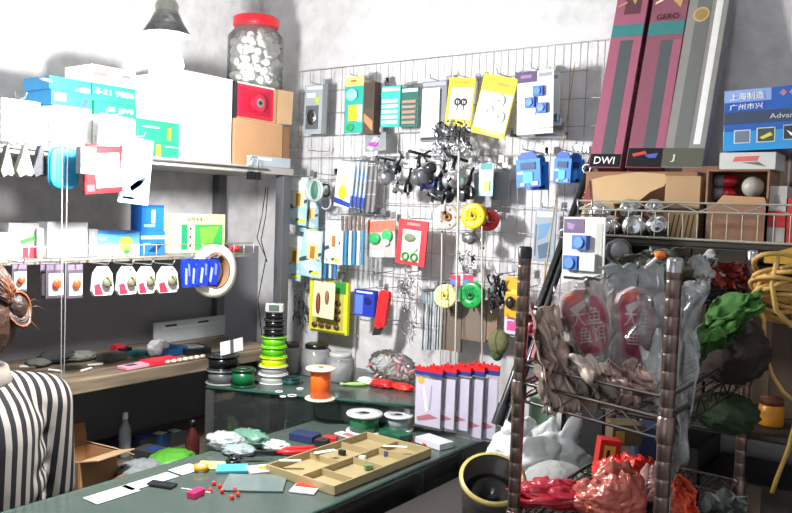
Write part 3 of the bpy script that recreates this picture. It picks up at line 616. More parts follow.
goods('grey_blue_card', 'pack', 'grey blue fish card in the grid left of the black rod', (534, 209, 555, 262), 'y', -.08, [('backing_card', [('r', 0, 0, 1, 1, card('8a98a4'), 0, .003), ('r', .1, .05, .9, .15, card('c8d0d4')), ('p', [(.2, .3), (.8, .25), (.6, .5), (.2, .6)], card('5a88b0')), ('p', [(.2, .7), (.8, .6), (.8, .9), (.3, .95)], card('3f5f78')), ('r', .05, .3, .12, .9, card('585c62'))])], GR, roll=1, hook='grey blue fish card')
for i, (px, py) in enumerate(((506, 221), (330, 152), (395, 271), (540, 285), (300, 150), (575, 195))):
    c = P(px, py, 'y', -.034)
    o = thing('empty_hook', 'empty wire hook ' + ['right of the red disc spool', 'above the picture float pack', 'above the silver swivels', 'low between the card and rod', 'at the left edge of the grid', 'at the right edge of the grid'][i], 'hook', c, group='empty hooks on the wall grid')
    MB().tube([(0, 0, .02), (0, -.004, .003), (0, -.02, 0), (.004, -.11, -.004), (.006, -.12, .012)], .0016, WIRE, 5).build('prong', o)
# slim poles in front of the grid
for i, (x0, y0, x1, y1, rad) in enumerate(((459, 150, 455, 372, .0028), (442, 232, 440, 372, .002), (482, 225, 482, 368, .002))):
    a = P(x0, y0, 'y', -.17); b = P(x1, y1, 'y', -.19); b.z = max(b.z, .905)
    o = thing('display_pole', ['tall white slim pole standing before the grid centre', 'short thin pole left of the tall white one', 'thin pole rising behind the green disc spool'][i], 'pole', b, group='slim poles before the grid')
    d = a - b; MB().cyl((0, 0, 0), d, rad, m('c8c4b8', .4, .3), n=8).build('shaft', o); MB().ell(d, rad * 1.6, DKGREY, n=8, k=6).build('tip_cap', o)
a = P(359, 162, 'y', -.012); z_ = .975
o = thing('white_conduit', 'thin white conduit running up the back wall behind the grid', 'pipe', (a.x, -.008, z_)); MB().cyl((0, 0, 0), (0, 0, .75), .006, m('dcdcda', .5)).build('tube', o)
for k in (.1, .6): MB().box((0, .001, k), (.024, .008, .012), m('cfcfcd', .5)).build('clamp', o)
# leaning fishing rods at the right end of the grid
def rod(label, p0, p1, r0, r1, mat, cap, grp=None):
    o = thing('fishing_rod', label, 'fishing rod', p0, group=grp); d = p1 - p0
    MB().cyl((0, 0, 0), d, r0, mat, r1=r1, n=12).build('blank', o)
    MB().cyl((0, 0, 0), d * .06, r0 * 1.25, cap, n=12).build('butt_cap', o)
    u = d.normalized()
    for t in (.35, .6, .82): MB().torus(d * t + Vector((0, -r0 * 1.2, 0)), r0 * .9, r0 * .16, SILV, n=14, k=6).build('guide_ring', o)
rod('thick glossy black rod leaning from the counter up to the long boxes', PD(497, 425, 1.78), P(607, 118, 'y', -.12), .0115, .008, BLACK, DKGREY)
rod('second black rod leaning close behind the thick glossy one', PD(509, 420, 1.84), P(600, 150, 'y', -.07), .008, .006, gloss('2a2c30'), DSTEEL)
rod('thin tan rod standing upright before the right of the grid', P(533, 360, 'y', -.2), P(575, 62, 'y', -.05), .0026, .0012, m('a88a50', .4), KRAFTD)
# ------------------------------------------------------------------ top shelf of the left unit
ZT = 1.622
def carton(name, cat, label, rect, xf, dep, zb, body, extra=(), zt=None, group=None, yaw=0, partname='carton', more=()):
    return goods(name, cat, label, rect, 'x', xf, [(partname, [('r', 0, 0, 1, 1, body, 0, dep)] + list(extra))] + list(more), group, yaw=yaw, zb=zb, zt=zt, bevel=.001)
def topz(py0, rect, xf): return P((rect[0] + rect[2]) / 2, py0, 'x', xf).z
S = []
def column(items, xf, dep, zb, group):
    """cartons stacked from the shelf up: each = (name, label, x0, x1, ytop, body material, decals)"""
    z = zb
    for n_, l_, x0, x1, yt, bm_, ex, pn in items:
        zt = P((x0 + x1) / 2, yt, 'x', xf).z
        carton(n_, 'box', l_, (x0, yt, x1, yt + 10), xf, dep, z, bm_, ex, zt=zt, group=group); z = zt + .0008
G1 = 'boxes stacked on the top shelf'
MINT = card('1f9a68'); CY = card('1fa0e0')
txt = lambda u, v, s, b_, c, w_: ('t', u, v, s, b_, c, w_)
column([('carton_box', 'white carton at the very bottom under the two cyan tackle boxes', 54, 92, 107, WHITE, [], 0),
        ('tackle_box', 'lower flat cyan box with a white emblem near the bright bulb', 52, 92, 92, CY, [('r', .08, .2, .35, .7, WHITE), ('p', [(.7, .9), (.85, .2), (.95, .5), (.85, .95)], card('3a50c0'))], 0),
        ('tackle_box', 'upper flat cyan box lying on the other cyan box', 50, 91, 79, CY, [('p', [(.6, .9), (.8, .5), (.98, .6), (.98, .95)], WHITE)], 0)], .29, .12, ZT, G1)
column([('carton_box', 'large plain white carton under the green boxes', 94, 136, 117, WHITE, [], 0),
        ('green_box', 'lower green box with white lettering in the left green stack', 95, 137, 104, MINT, [txt(.6, .5, .016, '85 10V0', WHITE, .6)], 0),
        ('green_box', 'upper green box with white lettering in the left green stack', 93, 136, 86, MINT, [txt(.5, .45, .02, '8-21 9886', WHITE, .9)], 0),
        ('white_box', 'white box with grey marks on top of the left green stack', 92, 136, 68, WHITE, [('r', .05, .35, .35, .62, card('6a6460')), ('r', .68, .3, .88, .5, card('6a6460')), ('r', .06, .75, .1, .82, BROWN), ('r', .32, .72, .36, .8, BROWN)], 0)], .29, .12, ZT, G1)
column([('green_box', 'lowest green box with a yellow tab beside the big white boxes', 146, 181, 143, MINT, [('r', .3, .15, .42, .9, YEL), ('r', .55, .2, .9, .25, WHITE)], 0),
        ('green_box', 'green box with yellow tab lying on the lowest green box', 139, 180, 121, MINT, [('r', .7, .3, .78, .85, YEL), ('r', .1, .3, .5, .36, WHITE)], 0)], .30, .14, ZT, G1)
column([('carton_box', 'lower big white carton right of the green boxes', 183, 232, 119, WHITE, [('r', .0, 0, 1, .015, LGREY)], 0),
        ('carton_box', 'upper big white carton beside the open red box', 184, 233, 75, WHITE, [('r', .48, 0, .52, .9, card('e2e2e0'))], 0)], .31, .24, ZT, G1)
column([('carton_box', 'white carton at the far left end of the top shelf', 2, 48, 112, WHITE, [], 0)], .28, .15, ZT, G1)
zc = P(262, 122, 'x', .31).z
goods('cardboard_box', 'box', 'closed brown cardboard box under the open box with red reel case', (236, 122, 283, 160), 'x', .31, [('carton', [('r', 0, 0, 1, 1, KRAFT, 0, .16), ('r', 0, .0, .99, .02, KRAFTL)]), ('side_flap', [('r', 1.0, .02, 1.18, 1, KRAFTD, -.004, .15)])], G1, zb=ZT, zt=zc)
zo = P(262, 86, 'x', .31).z
o = goods('cardboard_box', 'box', 'open cardboard box framing a red reel case, just under the jar', (235, 86, 277, 121), 'x', .31, [
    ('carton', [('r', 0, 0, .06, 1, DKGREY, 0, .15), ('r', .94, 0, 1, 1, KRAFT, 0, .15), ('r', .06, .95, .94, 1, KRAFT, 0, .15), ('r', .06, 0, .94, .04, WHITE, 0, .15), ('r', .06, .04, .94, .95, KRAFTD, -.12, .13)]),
    ('flap', [('p', [(1.0, 0), (1.45, -.02), (1.42, .95), (1.0, 1)], KRAFTL, -.004, .008)])], G1, zb=zc + .001, zt=zo)
goods('reel_case', 'case', 'red plastic reel case with round metal button inside the open box', (238, 88, 274, 118), 'x', .307, [('case', [('r', 0, 0, 1, 1, m('d82048', .35), -.0, .1), ('r', .1, .1, .9, .9, m('b81838', .35), .002)]), ('drum', [('c', .5, .52, .17, m('d02848', .3), .018)]), ('button', [('c', .5, .52, .09, SILV, .02), ('c', .5, .52, .04, DKGREY, .022)])], None, bevel=.003, zb=zc + .008, zt=zo - .006)
# jar
cj = P(255, 80, 'x', .235); R_ = .047
zj = zo + .001; zjt = P(255, 17, 'x', .24).z
j = thing('plastic_jar', 'clear plastic jar with red lid full of white balls on the open box', 'jar', (.235, cj.y, zj)); H = zjt - zj
R_ = (P(277, 60, 'x', .24) - P(232, 60, 'x', .24)).length / 2 * .9
MB().lathe([(0, 0), (R_ * .92, .0), (R_, .01), (R_, H * .72), (R_ * .72, H * .85), (R_ * .72, H * .9)], CLEAR, 28).build('jar_body', j)
MB().lathe([(0, H * .86), (R_ * .8, H * .86), (R_ * .82, H * .88), (R_ * .82, H * .98), (R_ * .76, H), (0, H)], m('d81e2c', .35), 28).build('lid', j)
rr = random.Random(3)
pos = []
for i in range(600):
    r_ = .0125; a = rr.random() * 2 * PI; q = (R_ - r_ - .003) * math.sqrt(rr.random()); z = .014 + rr.random() * (H * .78 - .014)
    if z > H * .66: q *= .7
    p_ = Vector((q * math.cos(a), q * math.sin(a), z))
    if all((p_ - s_).length > .0235 for s_ in pos): pos.append(p_)
b0 = MB().ell((0, 0, 0), .0122, m('eef0ea', .4), n=12, k=8).build('bait_ball'); me_ = b0.data; bpy.data.objects.remove(b0)
for p_ in pos:
    o = bpy.data.objects.new('bait_ball', me_); COL.objects.link(o); o.location = Vector((.235, cj.y, zj)) + p_
    tag(o, 'small white ball among the many inside the red lidded jar', 'ball', 'white balls inside the jar')
o = thing('yellow_packet', 'small yellow packet on top of the balls in the jar', 'packet', (.27, cj.y - .012, zj + H * .74), (0, 15, 70)); MB().box((0, 0, .009), (.022, .004, .018), card('e8c860')).build('sachet', o)
goods('grey_sachet', 'packet', 'flat grey sachet at the shelf end under the cardboard box', (252, 157, 291, 163), 'x', .345, [('sleeve', [('r', 0, 0, 1, 1, card('a8b4bc'), 0, .02), ('r', .1, .2, .5, .4, WHITE)])], None, zb=ZT)
goods('pointed_pen', 'pen', 'thin dark pointed pen tip sticking out left of the cyan boxes', (37, 78, 50, 81), 'x', .30, [('body', [('s', 1, .6, .3, .4, .004, card('8a7ab0')), ('s', .3, .4, 0, .3, .004, card('5a4a70'), .004, .0008)])])
# hanging from the front of the top shelf
def shelfhang(*a, **k): return goods(*a, **k)
HG = 'goods hanging from the top shelf edge'
for i, (x0, x1, c_) in enumerate(((0, 14, '7a7874'), (16, 34, '96948e'), (32, 49, '404246'))):
    goods('net_pouch', 'pouch', ['leftmost grey net pouch hanging from the top shelf edge', 'pale pointed net pouch hanging second from left', 'dark grey pouch hanging just left of the cyan case'][i], (x0, 145, x1, 178), 'x', .40,
        [('pouch', [('p', [(.45, 0), (.55, 0), (.7, .3), (1, .85), (.8, .95), (.5, .9), (.2, 1), (0, .8), (.3, .3)], cloth(c_), .004, .014)]), ('cord', [('s', .5, .05, .5, -.12, .0015, DKGREY)])], HG, bevel=.003, hook=['grey net pouch', 'pale pointed pouch', 'dark grey pouch'][i])
c, w_, h_, z0, z1 = spot((49, 147, 77, 189), 'x', .42)
o = thing('zip_case', 'rounded cyan zip case hanging from the top shelf edge', 'case', (c.x, c.y, z0), (0, 0, 90), HG)
def rrect(w, h, r, n=5): return [(sx * (w / 2 - r) + r * math.cos(a), cz + r * math.sin(a)) for (sx, cz, a0) in ((1, h - r, 0), (-1, h - r, 90), (-1, r, 180), (1, r, 270)) for a in [math.radians(a0 + 90 * i / n) for i in range(n + 1)]]
MB().prism(rrect(w_, h_, w_ * .33), -.012, .012, m('1a98c8', .5)).build('shell', o, bevel=.006)
MB().torus((0, 0, h_ / 2), 1, .0016, WHITE, n=24) if 0 else MB().tube([(x, 0, z) for x, z in rrect(w_ * 1.01, h_ * 1.0, w_ * .33)], .0018, m('1a80b8', .5), 6, None, True).build('zip', o)
MB().torus((0, 0, h_ + .006), .007, .0014, DSTEEL, n=16, k=6).build('hanging_ring', o); wire_hook_x(c.y, z1 + .012, .352, .435, 'cyan zip case')
for i in range(3):
    goods('red_packet', 'pack', ['front red packet with white window on the top shelf hooks', 'middle red packet behind the windowed one', 'rearmost red packet in the hanging red row'][i], (84 + 2 * i, 148 - 2 * i, 122 + 2 * i, 193 - 3 * i), 'x', .46 - .03 * i,
        [('sleeve', [('r', 0, 0, 1, 1, card('a80c14'), 0, .006)] + ([('r', .3, .12, .95, .88, card('f4e8e4'), .001), ('r', .04, .8, .25, .95, card('c04048'))] if i == 0 else []))], 'red packets hanging by the zip case', roll=-6 + i, hook=['front red packet', 'middle red packet', 'rearmost red packet'][i])
goods('grey_small_box', 'box', 'small grey box hanging in front of the red packets', (81, 147, 96, 174), 'x', .50, [('carton', [('r', 0, 0, 1, 1, card('6e7074'), 0, .02), ('r', 0, 0, 1, .1, card('8e9094'))])], HG)
goods('fish_print_card', 'pack', 'white and pale blue card with fish print, rightmost on the top shelf hooks', (122, 138, 151, 204), 'x', .44, [('backing_card', [('r', 0, 0, 1, 1, card('e8f2f8'), 0, .005), ('p', [(0, .7), (1, .6), (1, 1), (0, 1)], card('9fd0ea')), ('p', [(.3, .75), (.6, .62), (.9, .55), (.7, .7), (.4, .82)], card('2a4068')), ('r', .1, .55, .4, .62, card('6aa8d0')), ('r', .1, .9, .5, .94, card('3a78b0'))])], HG, roll=5, hook='white fish print card')
goods('white_pouch_pack', 'pack', 'overlit white pouch hanging over the boxes by the green stack', (100, 116, 133, 149), 'x', .40, [('sleeve', [('r', 0, 0, 1, 1, WHITE, 0, .006), ('o', .45, .3, .12, .02, LGREY), ('o', .6, .6, .1, .02, LGREY)])], HG, roll=3, hook='overlit white pouch')
goods('white_pouch_pack', 'pack', 'white hanging pack at left, over the far white carton', (2, 100, 40, 142), 'x', .38, [('sleeve', [('r', 0, 0, 1, 1, WHITE, 0, .006), ('r', .1, .9, .9, .92, card('e89088'))])], HG, hook='white pack at far left')
# ------------------------------------------------------------------ middle shelf
ZM = 1.353
G2 = 'boxes standing on the middle shelf'
def mid(name, label, x0, x1, yt, body, ex, xf=.3, dep=.05, more=(), g=G2, yaw=0, zb=ZM, partname='carton'):
    zt = P((x0 + x1) / 2, yt, 'x', xf).z
    return carton(name, 'box' if 'box' in name else 'packet', label, (x0, yt, x1, yt + 12), xf, dep, zb, body, ex, zt=zt, group=g, more=more, yaw=yaw, partname=partname)
mid('white_box', 'white box with small blue print at the left end of the middle shelf', 0, 20, 233, WHITE, [('r', .05, .35, .5, .6, card('7ab0d8')), ('r', 0, .78, 1, .82, GREY)])
mid('grey_box', 'grey box with green dash and red square on the middle shelf', 9, 40, 223, card('b0b0b0'), [('p', [(.35, .5), (.9, .35), (1, .45), (.4, .62)], card('4ad048'), .001), ('r', .45, .7, .85, 1, card('f03848'), .001), ], xf=.27, dep=.08)
mid('white_packet', 'tilted white packet right of the grey green dashed box', 38, 46, 228, WHITE, [], xf=.29, yaw=-20, partname='sleeve')
mid('clear_box', 'frosted grey box behind the pale streak on the middle shelf', 48, 88, 222, card('b4b8bc'), [('r', .0, .97, 1, 1, GREY), ('r', .03, .03, .97, .1, LGREY), ('r', .7, .82, .9, .9, card('d0e8e0'))], xf=.31, dep=.12)
mid('grey_box', 'thin grey box between frosted box and lemon picture box', 89, 98, 229, card('8f9498'), [('r', .4, .1, .5, .9, LGREY)], xf=.3)
mid('fish_food_box', 'sky blue box with a yellow lemon shaped picture', 98, 140, 231, card('6ac0f0'), [('p', [(0, .1), (.5, .15), (1, .05), (1, 0), (0, 0)], card('3a80d8')), ('p', [(0, .6), (.3, .5), (.6, .6), (1, .5), (1, 1), (0, 1)], card('d8f0f8')), ('e', .66, .5, .17, .28, card('d8e048'), .002), ('p', [(.6, .75), (.8, .8), (.7, .95), (.62, .9)], GRN, .001), ('r', .05, .25, .2, .35, WHITE)])
mid('blue_box', 'lower blue box lying beside the lemon picture box', 141, 165, 231, card('1f70c8'), [('r', 0, .2, 1, .34, card('c8e4f8')), ('p', [(.3, .85), (.7, .5), (.95, .55), (.6, .9)], card('0f3068')), ('r', .1, .5, .4, .6, card('8ac0f0'))])
zz = P(153, 231, 'x', .3).z + .0006
mid('blue_box', 'upright blue box with white mark on the lower blue box', 142, 164, 205, card('1a70d0'), [('r', .45, .2, .6, .7, WHITE), ('r', .1, .75, .6, .85, card('8ac0f0')), ('r', 0, 0, 1, .1, card('0f50a8'))], zb=zz)
mid('green_print_box', 'cream box with green printed panels near the tape roll', 173, 226, 214, card('d8dcae'), [('r', .17, .27, .28, .92, MINT), ('r', .42, .27, .95, .94, card('38b858')), ('p', [(.5, .35), (.9, .3), (.7, .9), (.55, .85)], card('7acc48'), .0008), ('t', .4, .14, .012, '6070 E B', card('5a7a58'), .28)] + [('c', .335, .38 + k * .22, .02, BROWN, .001) for k in range(3)], xf=.27, dep=.05)
o = thing('red_gift_bow', 'small red bow at the right end of the middle shelf', 'bow', P(234, 258, 'x', .33) + Vector((0, 0, 0))); o.location.z = ZM
MB().ell((0, -.01, .012), (.006, .012, .009), m('d82838', .5), n=10, k=6).ell((0, .012, .014), (.006, .012, .009), m('d82838', .5), n=10, k=6).ell((0, 0, .01), (.006, .005, .006), m('a81828', .5), n=10, k=6).build('loops', o)
# hooks of the middle shelf
ordn = ['first', 'second', 'third', 'fourth']
for i, (x0, x1) in enumerate(((12, 27), (40, 52), (46, 64), (67, 83))):
    goods('orange_lure_card', 'pack', ordn[i] + ' from the left of the cards with an orange patch under the middle shelf', (x0, 264, x1, 298 if i else 292), 'x', .41 if i != 1 else .39,
        [('backing_card', [('r', 0, 0, 1, 1, card('4e4a58'), 0, .004), ('r', .05, .02, .95, .18, card('7a6a80')), ('r', .15, .28, .95, .92, card('f0ece8'), .001), ]), ('lure', [('e', .55, .58, .26, .15, m('f0582a', .4), .006)])], 'orange patch cards under the middle shelf', hook=ordn[i] + ' orange patch card')
for i, (x0, x1) in enumerate(((93, 114), (118, 138), (138, 156), (158, 179))):
    goods('feeder_pack', 'pack', ordn[i] + ' from the left of the rounded white and red packs under the middle shelf', (x0, 266, x1, 297 - i), 'x', .42,
        [('backing_card', [('p', [(.3, .02), (.7, .02), (.92, .25), (1, .8), (.9, .95), (.1, .95), (0, .8), (.08, .25)], m('eceae8', .3), 0, .012), ('p', [(.05, .6), (.3, .55), (.5, .92), (.1, .92)], card('e83048'), .001), ('r', .25, .1, .75, .16, card('9a9490'))]), ('feeder', [('e', .6, .5, .22, .2, m('7a7a60', .5), .008), ('s', .5, .35, .75, .65, .002, DKGREY, .014)])], 'rounded white red packs under the middle shelf', hook=ordn[i] + ' rounded red white pack', bevel=.002)
for i, (x0, x1) in enumerate(((183, 192), (190, 200), (198, 209), (207, 219))):
    goods('blue_bait_sachet', 'pack', ordn[i] + ' from the left of the shiny blue sachets beside the tape roll', (x0, 259, x1, 288 - i), 'x', .42 - .012 * (i % 2),
        [('sachet', [('p', [(.1, 0), (.9, 0), (1, .3), (.95, 1), (.05, .97), (0, .4)], m('1a38c0', .25), 0, .01), ('p', [(.3, .3), (.5, .35), (.4, .9), (.2, .85)], card('a8b8f0')), ('p', [(.6, .15), (.8, .2), (.8, .6), (.65, .6)], card('7088e0'))])], 'shiny blue sachets beside the tape roll', roll=-4 + 3 * i, hook=ordn[i] + ' blue sachet')
c = P(214, 271, 'x', .39)
o = thing('tape_roll', 'large cream tape roll hanging at the end of the middle shelf', 'tape roll', c, (0, 0, 90))
Rr = (P(234, 271, 'x', .39) - c).length
MB().lathe([(Rr * .66, -.012), (Rr, -.012), (Rr, .012), (Rr * .66, .012), (Rr * .66, -.012)], m('e4e4d8', .4), 36, Rx(90)).build('tape', o)
MB().lathe([(Rr * .6, -.013), (Rr * .66, -.013), (Rr * .66, .013), (Rr * .6, .013), (Rr * .6, -.013)], KRAFTD, 36, Rx(90)).build('core', o)
MB().ell((0, .004, -.002), (Rr * .45, .006, Rr * .5), m('8a94a0', .3)).build('inner_disc', o)
wire_hook_x(c.y, c.z + Rr * .6 - .003, .352, .42, 'cream tape roll')
# items hanging from the shelf near the post
tg = P(254, 177, 'x', .37)
o = thing('plug_bundle', 'black plugs and cable bundle hanging from the top shelf by the post', 'cables', tg, (0, 0, 0))
for k in range(4): MB().box((0, -.02 + .013 * k, .004), (.014, .010, .024), BLACK).build('plug', o, bevel=.002)
MB().tube([(0, -.02, .015), (0, -.02, .045), (.0, -.01, .06)], .0016, STEEL).tube([(0, .02, .015), (0, .018, .045), (.0, .01, .06)], .0016, STEEL).tube([(0, -.01, .06), (0, .01, .06)], .002, STEEL).build('hanger', o)
p0 = P(262, 185, 'x', .372); 
ca = MB(); ca.tube([P(266, 187, 'x', .37) - tg, P(262, 215, 'x', .37) - tg, P(257, 238, 'x', .37) - tg, P(266, 258, 'x', .37) - tg, P(258, 300, 'x', .37) - tg, P(262, 338, 'x', .372) - tg], .0016, BLACK)
ca.tube([P(268, 187, 'x', .38) - tg, P(266, 215, 'x', .38) - tg, P(261, 240, 'x', .38) - tg, P(267, 262, 'x', .38) - tg], .0016, BLACK); ca.build('cable', o)
# pale vertical streak before the shelves, built as two thin film tubes
a = P(62, 178, 'x', .45)
o = thing('pale_streak', 'pale doubled streak running straight down before the left shelves', 'cord', (.45, a.y, 1.62 - .5))
MB().tube([(0, 0, .5), (0, .002, 0), (0, .001, -.13)], .0013, FILM).build('streak_line', o); MB().tube([(0, .013, .5), (0, .010, 0), (0, .003, -.13)], .0013, FILM).build('streak_line', o)

# ------------------------------------------------------------------ lower shelf (z 1.05) odds and ends
ZL = 1.0485
def on(px, py, z): return P(px, py, 'z', z)
def bump_pack(name, cat, label, px, py, z, d, mat, rz=0, group=None, seed=1, amp=.12, pn='wrap', extra=None):
    p = on(px, py, z); o = thing(name, label, cat, (p.x, p.y, z), (0, 0, rz), group)
    MB().ell((0, 0, d[2] / 2 * .92), (d[0] / 2, d[1] / 2, d[2] / 2), mat, amp=amp * 1.5, fq=2.8, seed=seed, n=34, k=22).build(pn, o)
    if extra: extra(o)
    return o
def flat(name, cat, label, px, py, z, d, mat, rz=0, group=None, deco=None, pn='sleeve', bev=.001):
    p = on(px, py, z); o = thing(name, label, cat, (p.x, p.y, z + .0005), (0, 0, rz), group)
    MB().box((0, 0, d[2] / 2), d, mat).build(pn, o, bevel=bev)
    if deco: 
        n_, dd_, mt_ = deco; MB().box((dd_[0], dd_[1], d[2] + .0006), (dd_[2], dd_[3], .0012), mt_).build(n_, o)
    return o
bump_pack('dark_net_bundle', 'bundle', 'dark crumpled bundle on the lower shelf behind the pale streak', 58, 362, ZL, (.07, .1, .035), cloth('2c2a2c'), seed=4)
bump_pack('grey_net_bundle', 'bundle', 'grey crumpled net right of the dark bundle on the lower shelf', 80, 360, ZL, (.07, .09, .025), cloth('6a6c66'), seed=6)
bump_pack('grey_net_bundle', 'bundle', 'small grey net heap at the far left of the lower shelf', 38, 366, ZL, (.06, .06, .02), cloth('55584f'), seed=9)
for i, (px, py, r_, n_) in enumerate(((28, 368, 50, 'nearest the woman'), (55, 372, 20, 'in front of the dark bundle'), (86, 371, 110, 'below the grey net'), (95, 366, 70, 'right of the grey net'))):
    p = on(px, py, ZL); o = thing('white_stick', 'short white stick lying on the lower shelf ' + n_, 'stick', (p.x, p.y, ZL + .004), (0, 0, r_), 'white sticks on the lower shelf'); MB().cyl((-.02, 0, 0), (.02, 0, 0), .0035, m('dcdcd4', .4), n=8).build('rod', o)
flat('grey_folder', 'folder', 'dark grey folded sheet standing low on the lower shelf', 112, 360, ZL, (.05, .07, .02), card('4a4c4a'), 15)
flat('black_small_box', 'box', 'black small box behind the pink packet on the lower shelf', 122, 355, ZL, (.04, .04, .022), BLACK, 10)
flat('pink_packet', 'packet', 'pale pink flat packet on the lower shelf edge', 137, 367, ZL, (.04, .1, .008), card('e090a0'), 5, None, ('print', (.0, -.02, .02, .03), card('4a4060')))
flat('red_tray', 'tray', 'shallow red tray right of the pink packet on the lower shelf', 160, 363, ZL, (.05, .1, .012), m('d02838', .4), 0)
flat('red_small_box', 'box', 'small dark red box behind the pale pink packet', 118, 347 + 8, ZL, (.03, .03, .03), m('a82030', .4), 0)
flat('teal_packet', 'packet', 'flat teal packet between the red box and white bag', 137, 355, ZL, (.05, .05, .012), card('1f5f68'), 12)
bump_pack('white_bag', 'bag', 'small crumpled white bag on the lower shelf', 158, 355, ZL, (.04, .06, .045), cloth('e0e0e4'), seed=12, amp=.2)
flat('blue_packet', 'packet', 'blue packet lying right of the small white bag', 171, 354, ZL, (.06, .08, .022), card('1f5a90'), 8)
flat('black_leaflet_rack', 'rack', 'black folded rack lying at the far end of the lower shelf', 192, 352, ZL, (.1, .08, .018), BLACK, -15, None, ('sheet', (0, 0, .06, .05), card('8a8c90')))
for i in range(7):
    p = on(168 + i * 6, 364 - i * .9, ZL); o = tag(MB().ell((0, 0, 0), (.008, .009, .006), m('d8ccb8' if i % 2 else 'c0a898', .4), n=10, k=6).build('bead'), 'pale bead in the row along the lower shelf edge', 'bead', 'pale beads on the lower shelf edge'); o.location = (min(p.x, .34), p.y, ZL + .006)
pc = P(190, 350, 'x', .07)
goods('notice_card', 'card', 'large pale card with small print leaning at the back of the lower shelf', (156, 319, 226, 350), 'x', .06, [('sheet', [('r', 0, 0, 1, 1, card('a8aeb2'), 0, .006), ('r', .15, .15, .3, .25, DKGREY), ('r', .6, .15, .75, .25, DKGREY), ('r', .1, .3, .9, .33, card('d0d4d6'))])], None, zb=ZL)
goods('white_tag', 'tag', 'white creased tag propped on the dark line spools', (221, 340, 243, 353), 'x', .44, [('sheet', [('r', 0, 0, .42, 1, WHITE, 0, .002), ('r', .58, 0, 1, 1, WHITE, 0, .002), ('r', .42, .0, .58, 1, card('5a5c60'), -.0005, .002)])], None, roll=-4)
# ------------------------------------------------------------------ bottom shelf (z .765)
ZQ = .7655
p = on(100, 488, ZQ)
o = thing('open_carton', 'open brown carton with raised flaps on the bottom left shelf', 'box', (p.x - .08, p.y, ZQ), (0, 0, 8))
mb = MB(); W_, D_, H_ = .12, .12, .075
for c_, d_ in (((0, 0, .003), (W_, D_, .005)), ((W_ / 2, 0, H_ / 2), (.004, D_, H_)), ((-W_ / 2, 0, H_ / 2), (.004, D_, H_)), ((0, D_ / 2, H_ / 2), (W_, .004, H_)), ((0, -D_ / 2, H_ / 2), (W_, .004, H_))): mb.box(c_, d_, KRAFT)
mb.build('carton', o)
MB().box((0, 0, 0), (.07, D_, .003), KRAFTL, Tl(W_ / 2 + .03, 0, H_ + .008) @ Ry(-14)).build('flap', o)
MB().box((0, 0, 0), (W_, .07, .003), KRAFTL, Tl(0, D_ / 2 + .03, H_ - .01) @ Rx(-28)).build('flap', o)
MB().box((0, 0, 0), (.06, D_, .003), KRAFTD, Tl(-W_ / 2 - .0, 0, H_ + .028) @ Ry(80)).build('flap', o)
def bottle(label, p, r, h, mat, cap, name='bottle', grp=None, cat='bottle'):
    o = thing(name, label, cat, p, (0, 0, 0), grp)
    MB().lathe([(0, 0), (r * .95, 0), (r, .004), (r, h * .6), (r * .4, h * .8), (r * .36, h * .86)], mat, 20).build('body', o)
    MB().lathe([(0, h * .85), (r * .46, h * .85), (r * .46, h * .99), (0, h)], cap, 16).build('cap', o); return o
p = on(131, 447 + 12, ZQ); bottle('pale bottle standing behind the open brown carton', (p.x - .03, p.y, ZQ), .017, .13, m('8a9498', .3), WHITE)
def reelbox(i, px, py, c_, lb):
    p = on(px, py, ZQ); flat('dark_line_box', 'box', lb, px, py, ZQ, (.07, .06, .04), card(c_), 10 * (i % 3), 'dark boxes on the bottom shelf', ('label_print', (.01, 0, .03, .03), card(['9aa8a8', '28408a', 'c8c8c0'][i % 3])))
for i, (px, py, c_, n_) in enumerate(((122, 452, '20284a', 'behind the carton flap'), (140, 450, '303438', 'second along from the carton'), (157, 446, '1c3a60', 'third along from the carton'), (172, 443, '2a2c30', 'next to the dark red bottle'), (150, 462, '3a3e42', 'in front beside the green bag'))):
    reelbox(i, px, py, c_, 'dark line box on the bottom shelf, ' + n_)
bump_pack('green_bag', 'bag', 'bright green crumpled bag on the bottom left shelf', 172, 468, ZQ, (.11, .12, .05), m('58a838', .4, 0, 'foil', .3, 20), seed=21)
bump_pack('grey_plastic_bag', 'bag', 'grey clear bag spilling between carton and green bag', 142, 476, ZQ, (.10, .11, .04), cloth('8a8e90'), seed=22, amp=.2)
p = on(192, 463, ZQ); bottle('dark red brown bottle at the end of the bottom shelf', (p.x, p.y, ZQ), .02, .125, m('4a1f1c', .25), BLACK)
bump_pack('brown_paper_wad', 'paper', 'crumpled brown paper in front of the grey clear bag', 128, 484, ZQ, (.05, .08, .025), KRAFTD, seed=23, amp=.2)
# ------------------------------------------------------------------ back counter goods
def spool(label, p, r, h, cf, cl, axis='z', grp=None, hub=DKGREY, rot=(0, 0, 0), name='line_spool', ink=.8, ribs=False):
    o = thing(name, label, 'line spool', p, rot, grp)
    t = h * .12
    fl = MB(); fl.lathe([(r * .3, 0), (r * .97, 0), (r, t * .5), (r * .97, t), (r * .3, t), (r * .3, 0)], cf, 28); fl.build('lower_flange', o)
    MB().lathe([(r * .3, h - t), (r * .97, h - t), (r, h - t * .5), (r * .97, h), (r * .3, h), (r * .3, h - t)], cf, 28).build('upper_flange', o)
    MB().lathe([(r * .32, t), (r * ink, t), (r * ink, h - t), (r * .32, h - t)], cl, 28).build('line', o)
    MB().lathe([(r * .1, h * .02), (r * .31, h * .02), (r * .31, h * .985), (r * .1, h * .985), (r * .1, h * .02)], hub, 20).build('core', o)
    return o
zt = ZB + .0005
G3 = 'line spools on the back counter'
CLF = m('c8ccc8', .15, 0, 'clear')
